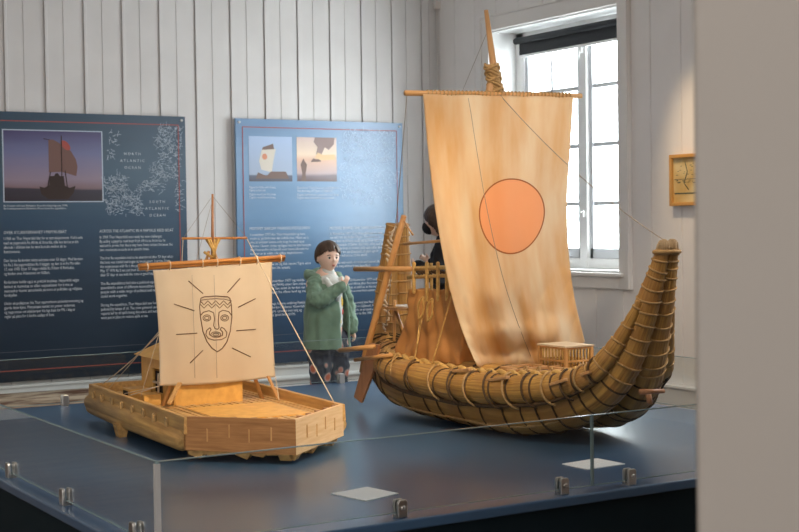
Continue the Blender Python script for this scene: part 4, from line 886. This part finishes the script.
dfm.build('deck_frame', M['spruce'], ship, bevel=.003)
for k in range(5):
    c = Vector((.50 + .05 * k, -.24 + .03 * k, .300)); MB().tube([c + Vector((.010 * math.cos(t_), .006 * math.sin(t_), .013 * math.sin(t_))) for t_ in [i * PI / 5 for i in range(10)]], .0045, 6, closed=True).build('frame_lashing', M['rope'], ship)
bs = MB(); bs.tube([sy(640, 392, -.13), sy(664, 391, -.02)], [.012, .009], 8); bs.tube([sy(648, 392, -.05), sy(650, 404, -.05)], .012, 8); bs.build('bow_spar', M['oar'], ship)
# rigging
def sc_(pts, r=.0018, m='thread'): return MB().tube(pts, r, 6).build('rigging_line', M[m], ship)
sc_(sag(sx(494, 88, 0) , Vector((1.14, 0, .85)), .05), .0022)
sc_([sx(*ssail_px(.30 + .22 * k / 14, .02 + .93 * k / 14), ssail_lx(.30 + .22 * k / 14, .02 + .93 * k / 14) + .008) for k in range(15)], .0013)
sc_(sag(sx(488, 30, 0), sx(462, 92, -.3), .0), .0011); sc_(sag(sx(407, 94, .03), Vector((-.9, -.1, .4)), .03), .0018); sc_(sag(sx(579, 97, .03), Vector((-.9, .2, .4)), .03), .0018)
sc_(sag(sy(455, 262, RY), sx(493, 80, 0), 0), .0022, 'gold')
# cane cage on the fore deck
kc = Vector((.463, .013, .288)); kp = SO + Vector((kc.y, -kc.x, 0))
cage = thing('cane_cage', 'small cane cage with a pale top on the foredeck of the reed ship', 'cage', (kp.x, kp.y, PZ + kc.z), SA)
a_ = Vector((0, 0, 0)); cw_, cd_, chh = .19, .145, .098
fr_ = MB()
cors = [(0, 0), (0, cd_), (-cw_, cd_), (-cw_, 0)]
cors = [(0, 0), (0, cd_), (-cw_, cd_), (-cw_, 0)]
for i in range(4):
    (xa, ya2), (xb, yb2) = cors[i], cors[(i + 1) % 4]
    fr_.bar((xa, ya2, 0), (xa, ya2, chh), .014, .014)
    for z in (.006, .035, chh - .006): fr_.bar((xa, ya2, z), (xb, yb2, z), .010, .008)
fr_.build('cage_frame', M['pole'], cage)
for i in range(4):
    (xa, ya2), (xb, yb2) = cors[i], cors[(i + 1) % 4]; w4 = MB()
    for k in range(1, 8): q = k / 8; w4.tube([(xa + (xb - xa) * q, ya2 + (yb2 - ya2) * q, .004), (xa + (xb - xa) * q, ya2 + (yb2 - ya2) * q, chh)], .0042, 6)
    w4.build('cane_wall', M['gold'], cage)
MB().box((-cw_ / 2, cd_ / 2, chh + .003), (cw_ + .02, cd_ + .02, .007)).build('lid', M['canvas'], cage)
MB().box((-cw_ / 2, cd_ / 2, .004), (cw_ * .95, cd_ * .95, .006)).build('cage_floor', M['pole'], cage)

# ------------------------------------------------------------------ people
def head_mesh(m, c, h, yaw=0, mi=0, nose=1.0):
    """head of height h centred at c; faces +x, turned by yaw"""
    c = Vector(c); R = Matrix.Rotation(yaw, 3, 'Z'); k = h / 2; nu, nv = 56, 40; vs = []; G = lambda a, b, s: math.exp(-((a - b) / s) ** 2)
    def P(i, j):
        a = PI * j / nv; b = 2 * PI * i / nu; n_ = Vector((math.sin(a) * math.cos(b), math.sin(a) * math.sin(b), math.cos(a)))
        x_, y_, z_ = n_.x * .86, n_.y * .74, n_.z * 1.0
        if z_ < -.1: t = (-.1 - z_) / .9; y_ *= 1 - .36 * t; x_ = x_ * (1 - .18 * t) + .10 * t if x_ > 0 else x_ * (1 - .5 * t)
        if n_.x > 0:
            f = n_.x
            x_ += f * (.16 * nose * G(n_.y, 0, .10) * G(n_.z, -.20, .13) + .07 * nose * G(n_.y, 0, .09) * G(n_.z, -.02, .16))
            x_ -= f * .075 * (G(n_.y, .30, .15) + G(n_.y, -.30, .15)) * G(n_.z, .02, .11)
            x_ += f * (.04 * G(n_.z, -.47, .07) * G(n_.y, 0, .2) - .04 * G(n_.z, -.58, .04) * G(n_.y, 0, .25) + .06 * G(n_.z, -.76, .14) * G(n_.y, 0, .25) + .03 * G(n_.z, .22, .12))
            x_ += .03 * (G(n_.y, .42, .2) + G(n_.y, -.42, .2)) * G(n_.z, -.28, .18)
        return c + R @ (Vector((x_, y_, z_)) * k)
    vs = [P(0, 0)] + [P(i, j) for j in range(1, nv) for i in range(nu)] + [P(0, nv)]
    fs = [(0, 1 + i, 1 + (i + 1) % nu) for i in range(nu)]
    for j in range(nv - 2): fs += [(1 + j * nu + i, 1 + (j + 1) * nu + i, 1 + (j + 1) * nu + (i + 1) % nu, 1 + j * nu + (i + 1) % nu) for i in range(nu)]
    b0 = 1 + (nv - 2) * nu; fs += [(b0 + (i + 1) % nu, b0 + i, len(vs) - 1) for i in range(nu)]
    m.add(vs, fs, mi, True)
    for s_ in (-1, 1):                   # ears
        e = c + R @ (Vector((-.06, s_ * .74, -.08)) * k)
        m.tube([e + R @ (Vector((-.02 + .10 * math.sin(a), s_ * (.04 + .03 * math.cos(a)), .17 * math.cos(a))) * k) for a in [i * PI / 5 - .3 for i in range(8)]], .06 * k, 8, mi, round_end=True)
        m.ball(e, .12 * k, .5, .35, 1.1, 10, mi)
def hp(c, h, yaw, v): return Vector(c) + Matrix.Rotation(yaw, 3, 'Z') @ (Vector(v) * h / 2)
def limb(m, pts, rs, n=14, mi=0): m.tube([Vector(spline(pts, i / 12)) for i in range(13)], [spline([(r,) for r in rs], i / 12)[0] for i in range(13)], n, mi, round_end=True)
def hand(m, wrist, dirv, palm, s=1.0, curl=.9, mi=0):
    """palm and five fingers; dirv from the wrist to the knuckles, palm = direction the palm faces"""
    w_ = Vector(wrist); d = Vector(dirv).normalized(); p = Vector(palm); p = (p - d * p.dot(d)).normalized(); sd = d.cross(p)
    for q in (-1.2, -.4, .4, 1.2): m.tube([w_, w_ + d * .028 * s + sd * q * .0075 * s, w_ + d * .052 * s + sd * q * .0095 * s], [.012 * s, .0105 * s, .0085 * s], 10, mi, round_end=True)
    for k, (q, L) in enumerate(((-1.4, .036), (-.47, .042), (.47, .045), (1.4, .040))):
        b = w_ + d * .054 * s + sd * q * .0105 * s; pts = [b]; dd = d.copy()
        for sgm in range(3):
            dd = (dd * math.cos(curl * .5) + p * math.sin(curl * .5)).normalized(); p2 = p; pts.append(pts[-1] + dd * L * s * (.42, .33, .25)[sgm])
        m.tube(pts, [.0068 * s, .0064 * s, .0058 * s, .0048 * s], 8, mi, round_end=True)
    b = w_ + d * .018 * s + sd * .014 * s
    m.tube([b, b + (sd * .8 + d * .6 + p * .3) * .02 * s, b + (sd * .7 + d * 1.1 + p * .9) * .032 * s], [.0095 * s, .008 * s, .0062 * s], 8, mi, round_end=True)
def hair_mesh(m, c, h, yaw, seed, fringe=.36, back=-.55, side=-.12, n=330):
    rnd = random.Random(seed); k = h / 2; crown = Vector((-.28, .05, .93))
    def surf(v, lift):
        v = v.normalized(); return hp(c, h, yaw, (v.x * (.88 + lift), v.y * (.77 + lift), v.z * (1.02 + lift)))
    m.tube([hp(c, h, yaw, (-.12, 0, .18)), hp(c, h, yaw, (-.14, 0, .30))], [k * .75, k * .74], 24, round_end=True)
    for i in range(n):
        b = rnd.uniform(0, 2 * PI); e = Vector((math.cos(b), math.sin(b), 0)); f = max(0, e.x)
        zend = fringe * f + (1 - f) * (side if abs(e.y) > .55 else back) if e.x > 0 else (back * min(1, -e.x * 1.6) + side * max(0, 1 + e.x * 1.6))
        zend += rnd.uniform(-.15, .13); rr = math.sqrt(max(.05, 1 - zend * zend)); e2 = Vector((e.x * rr, e.y * rr, zend)); st_ = (crown + Vector((rnd.uniform(-.15, .15), rnd.uniform(-.15, .15), 0))).normalized()
        P = []; sw = rnd.uniform(-.18, .18); lf = rnd.uniform(.02, .10)
        for q in range(8):
            t = q / 7; v = st_.lerp(e2, t); v += Vector((-e.y, e.x, 0)) * sw * math.sin(t * PI) * .6; P.append(surf(v, lf + .05 * math.sin(t * PI)))
        m.tube(P, [k * .055, k * .075, k * .08, k * .08, k * .070, k * .055, k * .038, k * .012], 6)
def fold(amp, f): return lambda co, no: no * (amp * noise.noise(co * f) + amp * .5 * noise.noise(Vector((co.x, co.y, co.z * .5)) * f * 2.3))

BX = Vector((-1.79, -1.42, 0))
boy = thing('person', 'small boy in a green hooded jacket standing behind the platform', 'person', BX, math.radians(-84))
HC, HH, YW = (.02, .0, 1.040), .182, math.radians(-8)
bd = MB(); head_mesh(bd, HC, HH, YW)
bd.tube([(0.0, 0, .98), (-.01, 0, .92)], [.036, .038], 14, round_end=True); bd.tube([(-.01, 0, .90), (0, 0, .75), (0, 0, .60), (0, 0, .52)], [.08, .098, .095, .092], 20, round_end=True)
for s_ in (-1, 1): bd.ball((0, s_ * .095, .875), .042)
RW, RE_, RS = Vector((.195, -.005, .868)), Vector((.115, -.145, .775)), Vector((0, -.115, .875))
limb(bd, [RS, RS.lerp(RE_, .5), RE_, RE_.lerp(RW, .5), RW], [.036, .033, .028, .025, .017])
hand(bd, RW, (.012, .02, .05), (-.8, .5, .15), .82, 1.5)
LS, LE_, LW = Vector((0, .115, .875)), Vector((-.01, .165, .72)), Vector((.045, .165, .575))
limb(bd, [LS, LS.lerp(LE_, .5), LE_, LE_.lerp(LW, .5), LW], [.036, .033, .028, .024, .017]); hand(bd, LW, (.03, 0, -.08), (0, -1, 0), .8, .7)
for s_ in (-1, 1): limb(bd, [(0, s_ * .055, .53), (.01, s_ * .06, .40), (.015, s_ * .062, .29), (0, s_ * .064, .17), (-.01, s_ * .065, .07)], [.068, .058, .045, .042, .030])
bd.build('body', M['skin'], boy, voxel=.0042)
for s_ in (-1, 1):
    e = hp(HC, HH, YW, (.715, s_ * .27, .0)); MB().ball(e, .0098).build('eye', M['eyew'], boy)
    MB().ball(hp(HC, HH, YW, (.765, s_ * .275, .0)), .0072).build('iris', M['iris'], boy)
    MB().tube([hp(HC, HH, YW, (.80, s_ * .14, .165)), hp(HC, HH, YW, (.81, s_ * .27, .20)), hp(HC, HH, YW, (.72, s_ * .42, .165))], .0024, 6).build('eyebrow', M['hair'], boy)
lp = MB(); lp.ball(hp(HC, HH, YW, (.84, 0, -.50)), .0095, .6, 1.25, .45); lp.ball(hp(HC, HH, YW, (.85, 0, -.56)), .009, .6, 1.1, .45); lp.build('lips', M['lip'], boy)
hr = MB(); hair_mesh(hr, HC, HH, YW, 3, fringe=.52, back=-.28, side=.04); hr.build('hair', M['hair'], boy, voxel=.0028)
# shirt, jacket, trousers, shoes
sh = MB(); sh.tube([(.014, 0, .945), (.008, 0, .905), (.004, 0, .86), (.004, 0, .74), (.004, 0, .62), (.004, 0, .56)], [.046, .088, .095, .098, .096, .080], 24, round_end=True, flat=1); sh.build('shirt', M['fleece'], boy, voxel=.006)
pr_ = MB()
for (y_, z_, w2, h2, mi) in ((.045, .76, .045, .09, 0), (.060, .70, .030, .05, 1), (.035, .64, .03, .05, 0), (.06, .77, .010, .06, 1), (.030, .70, .014, .04, 1)): pr_.ball((.090 - y_ * y_ * 5, y_, z_), .5, .018, w2, h2, 10, mi)
pr_.build('shirt_print', [M['yellow'], M['red']], boy)
jk = MB()
def jacket(u, v):                        # open front: sweeps from right edge round the back to the left edge
    a0, a1 = math.radians(-3), math.radians(304); a = -(a0 + (a1 - a0) * u) ; a = a + 0.0
    z = .915 - .445 * v; rx = .082 + .040 * min(1, v * 2.2) + .012 * v; ry = .108 + .024 * min(1, v * 3) + .012 * v
    if v < .12: rx -= .03 * (1 - v / .12); ry -= .05 * (1 - v / .12)
    fl = .006 * math.sin(a * 9 + 3 * v) * v + .010 * noise.noise(Vector((math.cos(a) * 3, math.sin(a) * 3, v * 5)))
    return Vector(((rx + fl) * math.cos(a), (ry + fl) * math.sin(a), z))
jk.grid(jacket, 90, 60); jb = jk.build('jacket', M['green'], boy, solid=.012)
sv = MB(); f_ = lambda P, R: limb(sv, P, R)
f_([RS + Vector((0, .03, .01)), RS.lerp(RE_, .5), RE_, RE_.lerp(RW, .5), RE_.lerp(RW, .93)], [.055, .052, .050, .043, .036])
sv.tube([RE_.lerp(RW, .86), RE_.lerp(RW, .97)], [.034, .031], 14); sv.build('sleeve', M['green'], boy, voxel=.006, disp=fold(.010, 26))
sv = MB(); limb(sv, [LS + Vector((0, -.03, .01)), LS.lerp(LE_, .5), LE_, LE_.lerp(LW, .5), LE_.lerp(LW, .93)], [.055, .050, .046, .042, .036]); sv.build('sleeve', M['green'], boy, voxel=.006, disp=fold(.010, 26))
hd2 = MB(); hd2.tube([Vector((-.035 + .082 * math.cos(a), .098 * math.sin(a), .925 - .015 * math.cos(a) + .008 * math.sin(3 * a))) for a in [math.radians(38 + 284 * i / 26) for i in range(27)]], [.016] + [.028] * 6 + [.034] * 13 + [.028] * 6 + [.016], 12, round_end=True)
hd2.ball((-.10, 0, .90), .06, .6, 1.3, .8); hd2.build('hood', M['green'], boy, voxel=.006, disp=fold(.012, 24))
ln = MB(); ln.tube([(.078, .06, .905), (.105, .03, .84), (.118, .0, .78)], [.018, .022, .016], 8, round_end=True); ln.tube([(.078, -.06, .905), (.108, -.035, .85), (.125, -.015, .80)], [.018, .020, .015], 8, round_end=True); ln.build('jacket_lining', M['fleece'], boy)
ts = MB()
for s_ in (-1, 1): limb(ts, [(0, s_ * .052, .52), (.01, s_ * .06, .42), (.012, s_ * .063, .30), (.0, s_ * .065, .17), (-.005, s_ * .066, .075)], [.092, .082, .070, .062, .054])
ts.build('trousers', M['pants'], boy, voxel=.007, disp=fold(.010, 20))
for s_ in (-1, 1):
    s2 = MB(); s2.tube([(-.045, s_ * .066, .034), (.0, s_ * .067, .040), (.06, s_ * .07, .030), (.105, s_ * .072, .022)], [.030, .034, .031, .020], 14, round_end=True); s2.build('shoe', M['shoe'], boy, voxel=.006)

# dark-clothed grown-up behind the reed ship's sail
GX = on(1, -1.0, 453, 300); gy = math.radians(180 - 31.6 - 18)
per = thing('person', 'person in black clothes and mask partly hidden by the tan sail', 'person', (GX.x, -1.0, 0), gy)
k_ = 1.36 / 1.62; V = lambda *p: Vector(p) * k_
HC2, HH2 = V(.13, 0, 1.50), .205
bd = MB(); head_mesh(bd, HC2, HH2, 0)
bd.tube([V(.09, 0, 1.42), V(.04, 0, 1.32)], [.048, .052], 14, round_end=True); bd.tube([V(.03, 0, 1.27), V(0, 0, 1.05), V(-.02, 0, .88)], [.10, .12, .12], 20, round_end=True)
AS, AE, AW = V(.03, .16, 1.28), V(.06, .22, 1.04), V(.26, .14, 1.14)
BS, BE, BW = V(.03, -.16, 1.28), V(.04, -.22, 1.02), V(.24, -.12, 1.16)
for a, b, c in ((AS, AE, AW), (BS, BE, BW)):
    limb(bd, [a, a.lerp(b, .5), b, b.lerp(c, .5), c], [.045, .04, .034, .03, .022]); hand(bd, c, (c - b), (0, -1 if c.y > 0 else 1, .2), .95, 1.0)
for s_ in (-1, 1): limb(bd, [V(-.02, s_ * .09, .90), V(0, s_ * .09, .68), V(.01, s_ * .09, .48), V(0, s_ * .09, .28), V(-.02, s_ * .09, .09)], [.09, .075, .055, .05, .035])
bd.build('body', M['skin'], per, voxel=.006)
for s_ in (-1, 1): MB().ball(hp(HC2, HH2, 0, (.72, s_ * .27, .0)), .012).build('eye', M['eyew'], per); MB().ball(hp(HC2, HH2, 0, (.80, s_ * .27, .0)), .007).build('iris', M['iris'], per)
mk = MB(); mk.ball(hp(HC2, HH2, 0, (.55, 0, -.40)), .062, .85, .9, .85); mk.build('face_mask', M['black'], per)
hr = MB(); hair_mesh(hr, HC2, HH2, 0, 8, fringe=.45, back=-.9, side=-.5); hr.build('hair', M['hair'], per, voxel=.004)
ct = MB(); ct.tube([V(.05, 0, 1.34), V(.03, 0, 1.26), V(.0, 0, 1.08), V(-.03, 0, .84), V(-.03, 0, .70)], [.075, .135, .150, .158, .165], 26, round_end=True)
for s_ in (-1, 1): ct.ball(V(.03, s_ * .14, 1.26), .065)
for a, b, c in ((AS, AE, AW), (BS, BE, BW)): limb(ct, [a, a.lerp(b, .5), b, b.lerp(c, .5), b.lerp(c, .92)], [.066, .062, .058, .050, .042])
ct.build('coat', M['black'], per, voxel=.008, disp=fold(.014, 14))
ts = MB()
for s_ in (-1, 1): limb(ts, [V(-.02, s_ * .08, .84), V(0, s_ * .085, .68), V(.01, s_ * .09, .48), V(0, s_ * .09, .28), V(-.02, s_ * .09, .10)], [.105, .092, .074, .066, .060])
ts.build('trousers', M['black'], per, voxel=.009, disp=fold(.01, 16))
for s_ in (-1, 1):
    s2 = MB(); s2.tube([V(-.07, s_ * .09, .048), V(.0, s_ * .092, .055), V(.09, s_ * .096, .042), V(.16, s_ * .10, .034)], [.036, .040, .036, .026], 14, round_end=True); s2.build('shoe', M['shoe'], per, voxel=.008)
